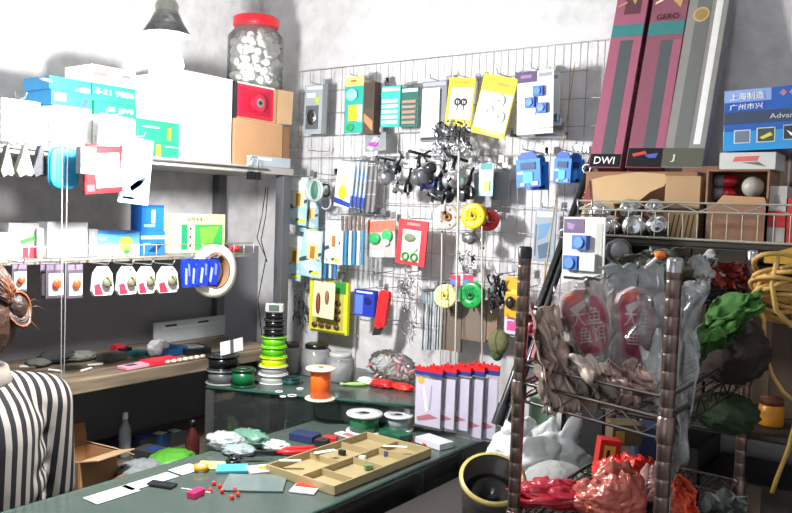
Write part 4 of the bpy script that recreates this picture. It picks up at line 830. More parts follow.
def stack(px, py, lst, z=None):
    p = P(px, py, 'z', zt); z = zt
    k = (p - CAM).dot(FW) / FPX
    for lb, wpx, hpx, cf, cl, hub in lst:
        h = hpx * k; spool(lb, (p.x, p.y, z), wpx * k / 2, h, cf, cl, grp=G3, hub=hub, ink=.86); z += h + .0004
    return p, z, k
LG = m('6fc020', .3); DG = gloss('1a5a3a')
p, z, k = stack(273, 382, [('lowest clear spool in the tall stack by the shelf post', 31, 9, m('d0d4d0', .2), m('b8bcb8', .3), SILV), ('clear spool second from bottom of the tall stack', 30, 8, m('c0c4c0', .2), m('9ca09c', .3), SILV),
    ('yellow spool in the middle of the tall stack', 28, 9, m('d8ec20', .3), m('c8e018', .3), DKGREY), ('lower lime green spool of the tall stack', 27, 10, LG, m('58a818', .3), DKGREY), ('upper lime green spool of the tall stack', 26, 10, LG, m('68b818', .3), DKGREY),
    ('lower black spool of the tall stack', 23, 8, DKGREY, BLACK, DKGREY), ('middle black spool of the tall stack', 22, 8, DKGREY, BLACK, DKGREY), ('upper black spool of the tall stack', 21, 8, DKGREY, BLACK, DKGREY)])
o = thing('small_labelled_box', 'small clear box with striped label on top of the tall spool stack', 'box', (p.x, p.y, z), (0, 0, 35)); MB().box((0, 0, .012), (.052, .03, .024), m('a8aaa8', .2)).build('case', o, bevel=.001); MB().box((0, -.0156, .012), (.03, .001, .018), card('4a5a4a')).build('printed_label', o)
stack(222, 383, [('silver spool under the black one at the counter left end', 33, 15, m('8a8c8c', .2), m('5f6466', .25), SILV), ('black spool holding the white tag at the counter left end', 34, 14, m('2c2e30', .2), BLACK, SILV)])
stack(243, 386, [('dark green spool in front of the silver one', 25, 18, gloss('16402a'), m('0f6a3a', .3), SILV)])
stack(248, 368, [('flat grey spool behind the dark green one', 26, 11, m('6a6c6c', .2), m('3a3e40', .3), CREAM)])
stack(291, 384, [('small dark teal spool beside the orange spool', 20, 7, m('1a3a3a', .2), m('1f5050', .3), DKGREY)])
op, oz, ok = stack(320, 399, [])
h = 32 * ok
o = thing('orange_spool', 'big cream flanged spool of bright orange line on the back counter', 'line spool', (op.x, op.y - .0, zt), group=G3)
OC = m('e8e0c0', .4); R1 = 15.5 * ok
MB().lathe([(0, 0), (R1 * .95, 0), (R1, .002), (R1 * .95, .005), (0, .005)], OC, 30).build('lower_flange', o)
MB().lathe([(0, h - .006), (R1 * .95, h - .006), (R1, h - .003), (R1 * .95, h), (0, h)], OC, 30).build('upper_flange', o)
MB().lathe([(0, .005), (R1 * .66, .005), (R1 * .64, h * .5), (R1 * .66, h - .006), (0, h - .006)], m('f0641a', .3, 0, 'gloss', .2, 120), 30).build('orange_line', o)
MB().lathe([(0, h), (R1 * .2, h + .001), (R1 * .18, h + .0012), (0, h + .0012)], BROWN, 16).build('core_hole', o)
def jar(label, px, py, wpx, hpx, lidm, fill, ht=.18):
    p = P(px, py, 'z', zt); k = (p - CAM).dot(FW) / FPX; r = wpx * k / 2; h = hpx * k
    o = thing('tackle_jar', label, 'jar', (p.x, p.y, zt), (0, 0, 0), 'jars along the back wall')
    MB().lathe([(0, 0), (r * .95, 0), (r, .004), (r, h * .78), (r * .8, h * .86)], m('d4d6d6', .12, 0, 'film', .1, 18), 24).build('jar_body', o)
    MB().lathe([(0, h * .84), (r * .82, h * .84), (r * .82, h * .98), (r * .7, h), (0, h)], lidm, 24).build('lid', o)
    MB().ell((0, 0, h * .36), (r * .82, r * .82, h * .34), fill, amp=.15, fq=5, seed=px, n=20, k=12).build('contents', o)
jar('clear jar with dark red lid right of the tall spool stack', 290, 372, 22, 30, gloss('4a2a2c'), cloth('9a8c8c'))
jar('clear jar with black lid in the middle of the jar row', 316, 374, 29, 31, BLACK, cloth('a8a8a4'))
jar('lidless looking grey clear jar, rightmost of the jar row', 340, 380, 28, 28, m('b0b4b4', .3), cloth('b8b8b4'))
FLO = cloth('c89090')
bump_pack('float_bag', 'bag', 'clear bag heaped with pink and grey floats on the back counter', 392, 381, ZB, (.19, .07, .095), CLEAR, rz=-12, seed=31, amp=.1)
rr = random.Random(11); pc = P(392, 381, 'z', ZB)
for i in range(46):
    a, b_ = (rr.random() - .5), rr.random()
    q = pc + Vector((a * .16, (rr.random() - .5) * .04 - a * -.02, .012 + b_ * .065 * (1 - 2.5 * a * a)))
    cc = ['c8707a', 'd8a0a0', 'a8a8a8', 'e8e4e0', '9a4a50', 'c8b8a8'][i % 6]
    o = thing('bagged_float', 'small pink or grey float in the heaped clear bag', 'fishing float', q, (rr.random() * 180, rr.random() * 180, 0), 'floats in the heaped clear bag')
    MB().ell((0, 0, 0), (.005, .005, .013), m(cc, .35), n=8, k=6).build('float_body', o)
flat('wooden_block', 'block', 'tan square block behind the float bag at the wall', 365, 366, ZB, (.06, .02, .04), card('c8b48a'), 0)
bump_pack('red_crinkled_packet', 'packet', 'left red crinkled packet before the float bag', 383, 387, ZB, (.075, .05, .022), m('d02830', .3, 0, 'foil', .25, 40), seed=41, amp=.2)
bump_pack('red_crinkled_packet', 'packet', 'right red and yellow crinkled packet before the float bag', 402, 390, ZB, (.07, .04, .02), m('e03020', .3, 0, 'foil', .3, 90), seed=43, amp=.2)
bump_pack('white_foil_scrap', 'packet', 'white foil scrap between green lure and red packets', 366, 384, ZB, (.05, .03, .02), m('e8f0e0', .25, 0, 'foil'), seed=44, amp=.25)
p = P(356, 386, 'z', ZB); o = thing('green_lure', 'slim pale green soft lure on the back counter', 'lure', (p.x, p.y, ZB + .006), (0, 0, 40)); MB().ell((0, 0, 0), (.035, .008, .006), m('a0c870', .35)).build('body', o); MB().prism([(-.032, 0), (-.048, .012), (-.044, 0), (-.048, -.01)], -.002, .002, m('d8e8b0', .4), ax='z').build('tail', o)
for i, (px, py, r_) in enumerate(((279, 392, .01), (292, 396, .012), (283, 397, .008), (300, 389, .009))):
    p = P(px, py, 'z', zt); o = thing('clear_ring', 'thin pale ring left of the orange spool on the glass', 'ring', (p.x, p.y, zt + .0015), (0, 0, 0), 'thin pale rings by the orange spool'); MB().torus((0, 0, 0), r_, .0015, m('e8ecec', .3), ax='z', n=20, k=6).build('hoop', o)
# goods behind the back counter glass
for i in range(8):
    x_ = .42 + (i % 5) * .09; y_ = -.2 - .02 * (i % 3)
    o = thing('stored_box', 'dim box standing on the glass shelf inside the back showcase, ' + ['at the left corner', 'second along', 'in the middle', 'fourth along', 'at the right end', 'in the rear left', 'in the rear middle', 'in the rear right'][i], 'box', (x_ if i < 5 else .46 + .12 * (i - 5), y_ if i < 5 else -.1, .7468), (0, 0, 10 * (i % 4)), 'boxes inside the back showcase')
    MB().box((0, 0, .03 + .012 * (i % 3)), (.065, .05, .06 + .024 * (i % 3)), card(['3a4648', '6a6e70', '2a3a3a', '74706a', '22406a', '50585a', '8a8e90', '3c3430'][i])).build('carton', o, bevel=.001)
    MB().box((0, -.0258, .03), (.04, .001, .025), card('8a9494')).build('printed_label', o)

# ------------------------------------------------------------------ front counter goods
zf = ZF + .0006
def spF(lb, px, py, wpx, hpx, cf, cl, hub, grp='spools on the front counter'):
    p = P(px, py, 'z', zf); k = (p - CAM).dot(FW) / FPX; return spool(lb, (p.x, p.y, zf), wpx * k / 2, hpx * k, cf, cl, grp=grp, hub=hub, ink=.8)
spF('large white topped spool of dark green line on the front counter', 364, 432, 37, 20, m('d8dadc', .3), gloss('1a6a40'), BLACK)
spF('white topped spool behind the large green line one', 398, 430, 30, 16, m('d0d4d6', .3), m('8a9498', .3), DKGREY)
p = P(409, 428, 'z', zf); o = thing('yellow_tape_roll', 'yellow tape roll lying left of the float pouches', 'tape roll', (p.x, p.y, zf + .02), (80, 0, 20)); MB().lathe([(.011, -.007), (.02, -.007), (.02, .007), (.011, .007), (.011, -.007)], m('e0b828', .4), 24).build('tape', o); MB().lathe([(.009, -.0072), (.011, -.0072), (.011, .0072), (.009, .0072), (.009, -.0072)], CREAM, 24).build('core', o)
flat('green_flat_box', 'box', 'flat dark green box right of the white topped spools', 395, 438, zf, (.09, .045, .018), gloss('1a5a40'), -15)
flat('white_flat_box', 'box', 'white flat box under the front edge of the float pouches', 434, 445, zf, (.09, .05, .016), card('c8ccd0'), -12)
p = P(450, 441, 'z', zf)
# tray with compartments
T0, T1, T2, T3 = [P(x, y, 'z', zf + .019) for x, y in ((264, 466), (366, 432), (432, 449), (336, 486))]
tc = (T0 + T1 + T2 + T3) / 4
e1 = ((T1 - T0) + (T2 - T3)) / 2; e2 = ((T3 - T0) + (T2 - T1)) / 2
ang = math.degrees(math.atan2(e1.y, e1.x)); Lx, Ly = e1.length, e2.length
o = thing('compartment_tray', 'long tan compartment tray in the middle of the front counter', 'tray', (tc.x, tc.y, zf), (0, 0, ang))
TM = m('a89870', .45, 0, 'traytan', .15, 20); mb = MB(); mb.box((0, 0, .0015), (Lx, Ly, .003), TM); hh = .021
for s_ in (-1, 1): mb.box((0, s_ * (Ly / 2 - .002), hh / 2), (Lx, .004, hh), TM); mb.box((s_ * (Lx / 2 - .002), 0, hh / 2), (.004, Ly - .008, hh), TM)
mb.build('tray_box', o, bevel=.001)
for xx in (-.3, 0, .27): MB().box((Lx * xx, -Ly * .25, hh * .45), (.003, Ly * .46, hh * .85), TM).build('divider', o)
MB().box((0, 0, hh * .45), (Lx - .01, .003, hh * .85), TM).build('divider', o)
for xx in (-.12, .2): MB().box((Lx * xx, Ly * .24, hh * .45), (.003, Ly * .44, hh * .85), TM).build('divider', o)
def fl(n_, cat, l_, px, py, d, mt, rz, deco=None, g=None, z=zf, pn='sleeve'): return flat(n_, cat, l_, px, py, z, d, mt, rz, g, deco, pn)
G4 = 'small loose packets on the front counter'
for i, (px, py, d, c_, rz, n_) in enumerate(((290, 461, (.05, .012, .002), 'f0f0e8', 40, 'white strip in the near left tray cell'), (325, 452, (.055, .014, .002), 'f4f4f4', 70, 'white strip crossing the far left of the tray'), (395, 447, (.06, .01, .002), 'f0f4f0', 35, 'white strip on the right half of the tray'))):
    fl('white_label_strip', 'strip', n_, px, py, d, card(c_), rz, g=G4, z=zf + .0215)
for i, (px, py, c_, n_) in enumerate(((342, 455, '1a1c20', 'black clip in the middle of the tan tray'), (362, 461, 'e8f0f0', 'white bead box in the tan tray'), (387, 456, '5a5a80', 'bluish clip in the right of the tan tray'), (368, 470, '6a8a60', 'green bit in the near tray cell'))):
    fl('tray_bit', 'small part', n_, px, py, (.016, .012, .012), card(c_), 20 * i, g='bits inside the tan tray', z=zf + .0035, pn='bit')
# red-handled pliers & black scissors
p = P(275, 455, 'z', zf); o = thing('pliers', 'red handled pliers lying left of the tan tray', 'pliers', (p.x, p.y, zf + .008), (0, 0, 52))
RD = m('d82424', .35)
for s_ in (-1, 1): MB().tube([(0, 0, 0), (.03, s_ * .012, .001), (.07, s_ * .014, .001), (.1, s_ * .008, .002)], [.004, .006, .006, .005], RD, 8).build('handle', o)
MB().prism([(0, .008), (-.03, .006), (-.055, .002), (-.055, -.002), (-.03, -.006), (0, -.008), (.01, 0)], -.004, .004, DSTEEL, ax='z').build('jaws', o)
p = P(247, 461, 'z', zf); o = thing('scissors', 'black handled scissors lying beside the red pliers', 'scissors', (p.x, p.y, zf + .005), (0, 0, 40))
for s_ in (-1, 1): MB().torus((-.03, s_ * .016, 0), .014, .004, BLACK, ax='z', n=18, k=6).build('handle', o); MB().prism([(-.018, s_ * .006), (.01, s_ * -.002), (.06, s_ * .004), (.0, s_ * .008)], .001 * s_ - .001, .001 * s_ + .0005, STEEL, ax='z').build('blade', o)
fl('cyan_packet', 'packet', 'flat cyan packet at the left edge of the front counter', 232, 470, (.07, .05, .006), card('4aa0b8'), 45)
fl('yellow_packet', 'packet', 'pale yellow sheet at the far left of the front counter', 211, 466, (.06, .05, .003), card('d8dc80'), 35)
p = P(201, 471, 'z', zf); o = thing('orange_tape_roll', 'small orange tape ring on the yellow sheet edge', 'tape roll', (p.x, p.y, zf + .009)); MB().lathe([(.009, -.0045), (.017, -.0045), (.017, .0045), (.009, .0045), (.009, -.0045)], m('e89828', .4), 24).build('tape', o); MB().lathe([(.008, -.0048), (.009, -.0048), (.009, .0048), (.008, .0048), (.008, -.0048)], CREAM, 24).build('core', o)
fl('clear_packet', 'packet', 'white clear packet left of the tan tray corner', 259, 472, (.05, .05, .008), m('d4d0c8', .25, 0, 'gloss', .3, 60), 60, ('print', (.01, 0, .02, .02), card('c89040')))
fl('glass_plate', 'plate', 'thin grey glass plate lying left of the red topped card', 255, 484, (.13, .1, .004), m('6a7a78', .1, 0, 'gloss'), 38, pn='pane')
fl('red_top_card', 'card', 'white card with red top at the tray front corner', 305, 490, (.055, .05, .004), WHITE, 25, ('red_print', (0, .014, .05, .02), card('e83818')))
fl('pink_lure', 'lure', 'pink lure with white line at the near left of the counter', 196, 496, (.02, .035, .012), m('e02868', .3), 10, pn='body')
fl('grey_tool', 'tool', 'dark grey flat tool beside the pink lure', 162, 486, (.06, .025, .006), DKGREY, 20, pn='blade')
fl('white_needle', 'needle', 'thin white needle crossing behind the pink lure', 196, 491, (.07, .002, .002), WHITE, 20, pn='shaft')
for i, (px, py) in enumerate(((214, 483), (220, 486), (222, 491), (235, 489), (238, 494), (232, 497), (210, 490))):
    o = tag(MB().ell((0, 0, 0), (.005, .005, .0045), m('e83020', .35), n=12, k=8).build('red_bead'), 'small red bead scattered near the pink lure', 'bead', 'red beads near the pink lure'); q = P(px, py, 'z', zf + .0045); o.location = q
for i, (px, py, d, c_, n_) in enumerate(((225, 447, (.09, .07, .035), 'a8b0b0', 'grey clear bag at the counter corner under the showcase'), (250, 444, (.1, .06, .035), '5f8a78', 'greenish clear bag behind the red pliers'), (275, 449, (.07, .05, .02), 'c0c8c8', 'pale clear bag before the dark showcase glass'), (238, 453, (.08, .06, .02), '90a0a0', 'flat clear bag in front of the grey one'))):
    bump_pack('clear_bag', 'bag', n_, px, py, zf, d, m(c_, .25, 0, 'gloss', .3, 30), seed=50 + i, amp=.2, group='clear bags at the counter corner')
fl('navy_pouch', 'pouch', 'navy blue pouch behind the tray near the showcase', 305, 440, (.07, .045, .018), card('1f2f5a'), 10)
fl('red_lure_pack', 'pack', 'small red pack beside the navy pouch', 330, 442, (.035, .03, .014), card('c03030'), 30)
fl('pink_leaflet', 'leaflet', 'pink and white leaflet behind the tan tray', 350, 437, (.09, .03, .004), card('e8d0cc'), -5, ('print', (.0, .0, .04, .02), card('d86868')))
fl('red_small_box', 'box', 'dark small box with red lid right behind the tray', 322, 447, (.03, .03, .02), DKGREY, 15)
for i, (px, py) in enumerate(((405, 441), (418, 442), (426, 446))): fl('red_clip', 'clip', ['left', 'middle', 'right'][i] + ' of the small red clips in front of the float pouches', px, py, (.02, .008, .006), card('d84838'), 20 * i, g='red clips before the pouches', pn='clip')
for i, (px, py, d, c_, n_) in enumerate(((112, 495, (.05, .1, .002), 'c8dcd8', 'long pale strip of painted light at the near left counter edge'), (150, 482, (.04, .12, .002), 'd0e4e0', 'pale strip of painted light further along the left counter edge'), (186, 470, (.05, .06, .002), 'c0d4cc', 'short pale strip of painted light near the orange ring'))):
    q = P(px, py, 'z', zf); flat('glass_light_strip', 'paper', n_, px, py, zf, d, card(c_), 0, 'painted light strips on the counter edge')  # thin pale strips painting the band of light along the glass edge
# float pouches (display sleeves) standing at the counter edge
for i in range(5):
    x0 = 415 + i * 14; rect = (x0, 366 - i * 1.0, x0 + 26, 439 - (i if i < 3 else 3))
    c, w_, h_, z0, z1 = spot(rect, 'y', -.30 + .014 * i)
    o = goods('float_pouch', 'pouch', ['leftmost', 'second', 'middle', 'fourth', 'rightmost'][i] + ' of the clear float pouches with red and blue tips', rect, 'y', -.30 + .014 * i, [
        ('clear_sleeve', [('r', 0, .12, 1, 1, m('f0f0f4', .12, 0, 'clear', .2, 25), 0, .006)]),
        ('insert_card', [('r', .04, .2, .96, .96, card('c0bacc'), .0005, 0), ('c', .22, .24, .12, card('c8a838'), .0012), ('p', [(.1, .84), (.55, .76), (.9, .8), (.5, .86), (.15, .9)], card('a86a78'), .0012), ('p', [(.3, .35), (.36, .33), (.5, .7), (.42, .74)], card('f4f4fa'), .001), ('p', [(.6, .3), (.64, .3), (.6, .68), (.54, .7)], card('9a96aa'), .001)]),
        ('floats_red', [('s', .12 + .15 * t, .08, .12 + .15 * t, .0 + .02 * (t % 2), .0032, m('d82a24', .35), -.003) for t in range(6)] + [('r', .0, .03, 1, .09, m('d8222a', .35), .002, .008)]),
        ('floats_blue', [('r', .0, .09, 1, .15, m('28388a', .35), .002, .008)])], 'clear float pouches on the front counter', zb=zf + .0165 if i < 3 else zf, yaw=3)
flat('dark_backing_sheet', 'sheet', 'dark green flat sheet lying across the float pouch tops', 470, 400, ZF + .19, (.1, .07, .003), gloss('46504c'), 10) if 0 else None
# things under the front counter glass
cols = ['8a3a40', 'b8b0a8', '38506a', '6a7a70', 'c86a50', '50585a', '9a9a9c', '2f6a50', '7a4a60', 'a89a70']
nm = ['red', 'pale', 'blue', 'grey green', 'orange', 'dark grey', 'light grey', 'green', 'plum', 'tan']
k_ = 0
for iy in range(9):
    for ix in range(3):
        c_ = k_ % 10; y_ = -1.55 + iy * .125 + .02 * (ix % 2); x_ = .76 + ix * .125
        if y_ > -.5: continue
        o = thing('showcase_packet', nm[c_] + ' packet lying on the inner shelf of the front glass counter', 'packet', (x_, y_, .6635), (0, 0, (k_ * 37) % 50 - 25), nm[c_] + ' packets inside the front counter')
        MB().box((0, 0, .009), (.085, .07, .018 + .006 * (k_ % 3)), card(cols[c_]), Tl(0, 0, .003)).build('packet_body', o, bevel=.002)
        MB().box((.01, 0, .0258), (.04, .03, .003), card(cols[(c_ + 4) % 10])).build('printed_label', o); k_ += 1
# ------------------------------------------------------------------ shelving on the back wall at the right
YS = -.42; ZW = 1.462; ZW2 = 1.10
xl = P(577, 235, 'y', YS).x; xr = 2.75
CW = m('a8a598', .4, .5, 'wire', .15, 30)
ws = thing('wire_shelving', 'wire shelving on the back wall at right with zigzag front rail', 'shelf', (xl, YS, 0))
L_ = xr - xl
mb = MB(); zt1 = P(690, 203, 'y', YS).z; zt0 = P(690, 212, 'y', YS).z
mb.cyl((0, 0, zt1), (L_, 0, zt1), .0024, CW, n=6); mb.cyl((0, 0, zt0), (L_, 0, zt0), .0024, CW, n=6)
n_ = int(L_ / .042); mb.tube([(i * .042, 0, zt1 if i % 2 else zt0) for i in range(n_ + 1)], .0017, CW, 5)
for i in range(int(L_ / .028) + 1): mb.cyl((i * .028, 0, ZW - .002), (i * .028, 0, zt0), .0011, CW, n=5)
mb.cyl((0, 0, ZW), (L_, 0, ZW), .003, CW, n=6)
mb.build('zigzag_rail', ws)
DKW = m('38352f', .5, .4, 'wire', .2, 30)
for z in (ZW, ZW2, .6, .16):
    mb = MB(); mb.box((L_ / 2, .195, z - .012), (L_, .39, .012), m('2f2c29', .6, 0, 'board', .2, 8)); mb.cyl((0, 0, z - .012), (L_, 0, z - .012), .003, DKW, n=6)
    mb.build('shelf_board', ws)
for x in (.02, L_ - .02): MB().box((x, .378, .93), (.024, .024, 1.86), DSTEEL).build('post', ws)
MB().box((L_ - .02, .02, .93), (.024, .024, 1.86), DSTEEL).build('post', ws)
MB().box((.03, .19, ZW - .06), (.006, .36, .08), DSTEEL).build('bracket', ws)
bx = lambda px, yy: P(px, 220, 'y', yy).x
G5 = 'cartons on the right wall shelving'
# carton carrying the rod boxes
xa, xb = bx(590, -.2), bx(700, -.2); zr = P(640, 170, 'y', -.2).z
o = thing('long_carton', 'long brown carton under the three leaning rod boxes', 'box', ((xa + xb) / 2, -.14, ZW - .005), group=G5)
MB().box((0, 0, (zr - ZW) / 2), (xb - xa, .2, zr - ZW - .002), KRAFTD).build('carton', o, bevel=.002)
MB().box((0, -.101, (zr - ZW) / 2), (.04, .001, zr - ZW - .01), card('9a7a58')).build('tape', o)
# front carton with raised flap over silver tins
yf = -.33
def pol(pts, yy): return [(P(a, b, 'y', yy).x, P(a, b, 'y', yy).z) for a, b in pts]
o = thing('flap_carton', 'open carton whose raised corrugated flap shows over silver tins', 'box', (0, 0, 0), group=G5)
base = P(630, 205, 'y', yf); o.location = (base.x, yf, ZW - .005)
def rel(pts): return [(a - base.x, b - ZW + .005) for a, b in pol(pts, yf)]
MB().prism(rel([(590, 180), (605, 176), (638, 172), (664, 174), (668, 178), (664, 186), (650, 192), (640, 200), (632, 203), (592, 204)]), 0, .004, m('b89a72', .8, 0, 'kraft', .15, 9)).build('raised_flap', o)
MB().prism(rel([(582, 204), (590, 180), (592, 204)]), -.004, .0, m('7a3028', .7)).build('side_flap', o)
mb = MB(); ww = (bx(668, yf) - bx(592, yf)); cx = (bx(668, yf) + bx(592, yf)) / 2 - base.x
mb.box((cx, .05, .003), (ww, .1, .005), KRAFTD); mb.box((cx, .083, .07), (ww, .004, .14), KRAFTD); mb.box((cx + ww / 2, .045, .06), (.004, .08, .12), KRAFTD); mb.box((cx - ww / 2, .045, .06), (.004, .08, .12), KRAFTD)
mb.build('carton', o)
for i, (px, py, r_) in enumerate(((604, 214, 15), (633, 209, 13), (655, 208, 12), (612, 227, 16), (638, 227, 17), (658, 226, 15))):
    c = P(px, py, 'y', yf - .03 - .0 * i); r = r_ * ((c - CAM).dot(FW)) / FPX * .74
    o = thing('silver_tin', 'shiny silver tin lying under the carton flap, ' + ['upper left', 'upper middle', 'upper right', 'lower left', 'lower middle', 'lower right'][i], 'tin', (c.x, c.y, c.z), (0, 0, 12 * (i % 3) - 10), 'silver tins under the raised flap')
    T = Rx(90); TINM = m('c4c4c4', .18, 1.0, 'tin', .3, 20)
    MB().lathe([(0, -.028), (r * .9, -.028), (r, -.024), (r, .03), (r * .8, .034), (0, .034)], TINM, 24, T).build('tin_body', o)
    MB().lathe([(r * .7, .034), (r * .72, .038), (r * .5, .036), (r * .2, .04), (0, .04)], TINM, 24, T).build('tin_lid', o)
# carton 2 and 3
def cart(label, x0, x1, yt, yy, dep, mt, extra, nm='cardboard_box', zb=None, grp=G5):
    return goods(nm, 'box', label, (x0, yt, x1, 236), 'y', yy, [('carton', [('r', 0, 0, 1, 1, mt, 0, dep)] + extra[0])] + [(n_, e_) for n_, e_ in extra[1:]], grp, zb=ZW - .005 if zb is None else zb, bevel=.001)
cart('light brown carton with a slanted corrugated front beside the tins', 664, 699, 176, -.33, .11, m('a88a66', .8, 0, 'kraft', .15, 9), [[('r', 0, .5, 1, .56, card('5a4632')), ('r', 0, .56, 1, 1, KRAFTL)] + [('p', [(i * .14 + .05, .98), (i * .14 + .09, .98), (min(1, i * .14 + .2), .6), (min(1, i * .14 + .16), .6)], card('6a4a30'), .0015) for i in range(6)]])
cart('dark red brown carton behind and right of the corrugated one', 680, 716, 166, -.2, .13, m('7a5a48', .8, 0, 'kraft', .15, 9), [[('p', [(.1, .1), (.4, .06), (.6, .12), (.3, .16)], card('4a3428'))]])
# third: open box with reels
o = thing('reel_carton', 'brown open carton showing two red reels and a pale ball', 'box', (0, 0, 0), group=G5)
x0, x1 = bx(704, -.34), bx(767, -.34); z1 = P(738, 171, 'y', -.34).z; zm = P(738, 203, 'y', -.34).z
o.location = ((x0 + x1) / 2, -.34, ZW - .005); W_ = x1 - x0; H_ = z1 - ZW + .005; hm = zm - ZW + .005
mb = MB(); KR = m('8f6c54', .8, 0, 'kraft', .18, 9)
mb.box((0, .002, hm / 2), (W_, .004, hm), KR); mb.box((0, .1, H_ / 2), (W_, .004, H_), KR); mb.box((0, .05, .003), (W_, .1, .005), KR)
for s_ in (-1, 1): mb.box((s_ * (W_ / 2 - .002), .05, H_ / 2), (.004, .1, H_), KR)
mb.box((0, .05, hm - .01), (W_ - .008, .09, .004), KRAFTD); mb.box((0, .05, H_ + .001), (W_, .1, .003), KR)
mb.build('carton', o)
MB().prism([(-W_ * .3, hm), (-W_ * .2, hm + .015), (W_ * .45, hm + .012), (W_ * .48, hm)], -.006, -.003, KRAFT).build('torn_flap', o)
for i, (px, py) in enumerate(((731, 181), (730, 194))):
    c = P(px, py, 'y', -.30); oo = thing('red_reel', ['upper', 'lower'][i] + ' shiny red reel in the open brown carton', 'reel', c, (0, 0, 90), 'red reels in the open carton'); r = .0135
    MB().lathe([(0, -.03), (r, -.03), (r, -.012), (0, -.012)], m('707070', .4), 18, Rx(90)).build('side_plate', oo)
    MB().ell((0, .01, 0), (r, .024, r), m('c01828', .15)).build('red_drum', oo)
c = P(753, 187, 'y', -.31); oo = thing('pale_ball', 'pale grey ball at the right inside the open brown carton', 'ball', c); MB().ell((0, 0, 0), .0215, m('a8a49c', .4), n=22, k=14).build('sphere', oo); MB().torus((0, 0, 0), .0216, .0008, DKGREY, n=24, k=5).build('seam', oo)
zwb = P(747, 169, 'y', -.33).z
zwt = P(747, 153, 'y', -.33).z; zrc = ZW - .005 + H_ + .003
goods('small_white_box', 'box', 'small white box with red and green print under the big blue box', (719, 153, 775, 169), 'y', -.345, [('carton', [('r', 0, 0, 1, 1, card('c8c8c4'), 0, .1), ('p', [(.28, .25), (.72, .2), (.68, .5), (.24, .55)], card('d06868')), ('p', [(.38, .6), (.7, .55), (.85, .85), (.6, .7)], card('6a7060'))])], G5, zb=zrc, zt=zwt, bevel=.001)
# big blue box
BB = goods('blue_carton', 'box', 'big glossy blue box with white lettering on the right shelving', (723, 88, 800, 155), 'y', -.33, [
    ('carton', [('r', 0, 0, 1, 1, m('2a5cb0', .25, 0, 'gloss', .1, 20), 0, .16), ('r', 0, .68, 1, 1, m('2f90d0', .25, 0, 'gloss', .1, 20), .0006), ('r', 0, .36, 1, .56, m('3a4860', .3, 0, 'gloss', .1, 20), .0006), ('r', 0, 0, .62, .2, m('8aa4d8', .25, 0, 'gloss', .3, 8), .0006)]),
    ('white_lettering', [('t', .3, .12, .016, '\u4e0a\u6d77\u5236\u9020', WHITE, .45), ('t', .3, .29, .013, '\u5e7f\u5dde\u5e02\u5174', WHITE, .44), ('t', .82, .47, .014, 'Advance', card('c8ccd8'), .42)]),
    ('picture_panels', [('r', .14, .66, .36, .88, card('c8d0d4'), .001), ('r', .155, .675, .345, .865, card('6a7488'), .0014), ('r', .44, .64, .68, .88, card('c8d0b8'), .001), ('r', .455, .655, .665, .865, card('3a4a50'), .0014), ('p', [(.48, .8), (.62, .72), (.65, .77), (.52, .83)], card('d8c838'), .002), ('r', .78, .62, .98, .86, card('a8b4c0'), .001), ('r', .79, .635, .97, .845, card('2a3440'), .0014), ('p', [(.82, .7), (.9, .76), (.95, .72), (.88, .8)], WHITE, .002)]),
    ('lure_stars', [('p', [(.72, .1), (.77, .04), (.82, .1), (.77, .16)], card('b07890'), .001), ('p', [(.84, .1), (.89, .04), (.94, .1), (.89, .16)], card('b07890'), .001)])], G5, roll=-2, zb=zwt + .006, bevel=.001)
# right hand small things
goods('white_red_box', 'box', 'narrow white box with red end at the far right of the shelf', (768, 186, 786, 232), 'y', -.33, [('carton', [('r', 0, 0, 1, 1, card('b0aca8'), 0, .08), ('r', 0, .42, 1, .7, card('b02a20')), ('r', .3, .15, .6, .3, GREY)])], G5, zb=ZW - .005)
goods('red_carton', 'box', 'red and orange box at the frame edge on the right shelf', (787, 198, 812, 232), 'y', -.33, [('carton', [('r', 0, 0, 1, 1, card('b83020'), 0, .08), ('r', .2, .1, .8, .4, card('d8c0a0'))])], G5, zb=ZW - .005)
goods('tall_grey_box', 'box', 'tall grey box standing behind the small white box at far right', (776, 150, 800, 190), 'y', -.14, [('carton', [('r', 0, 0, 1, 1, card('5a4840'), 0, .08), ('r', .5, 0, .6, 1, card('8a8480'))])], G5, zb=ZW - .005)
# three leaning rod boxes
def rodbox(label, b, t, wpx, dep, face, side, deco, yb=-.2, yt=-.09):
    pb = P(*b, 'y', yb); pt = P(*t, 'y', yt); ax = (pt - pb); ln = ax.length * 1.14; ax.normalize()
    k = (pb - CAM).dot(FW) / FPX; w_ = wpx * k * 1.26
    X = Vector((1, 0, 0)); X = (X - ax * X.dot(ax)).normalized(); Y = ax.cross(X)
    o = bpy.data.objects.new('rod_box', None); COL.objects.link(o); o.matrix_world = Matrix.Translation(pb) @ Matrix((X, Y, ax)).transposed().to_4x4()
    tag(o, label, 'rod box', 'long rod boxes leaning on the wall')
    MB().box((0, dep / 2, ln / 2), (w_, dep, ln), side).build('tube_case', o, bevel=.002)
    for n_, e_ in deco:
        ms = MB(); shapes(ms, e_, w_, ln); ms.build(n_, o)
    return o
FCE = gloss('6a5a60'); MAR = gloss('6a2438'); PNK = gloss('98586e'); DG_ = gloss('4e5458'); TL_ = gloss('3a7a7c')
GOLD = gloss('b89860')
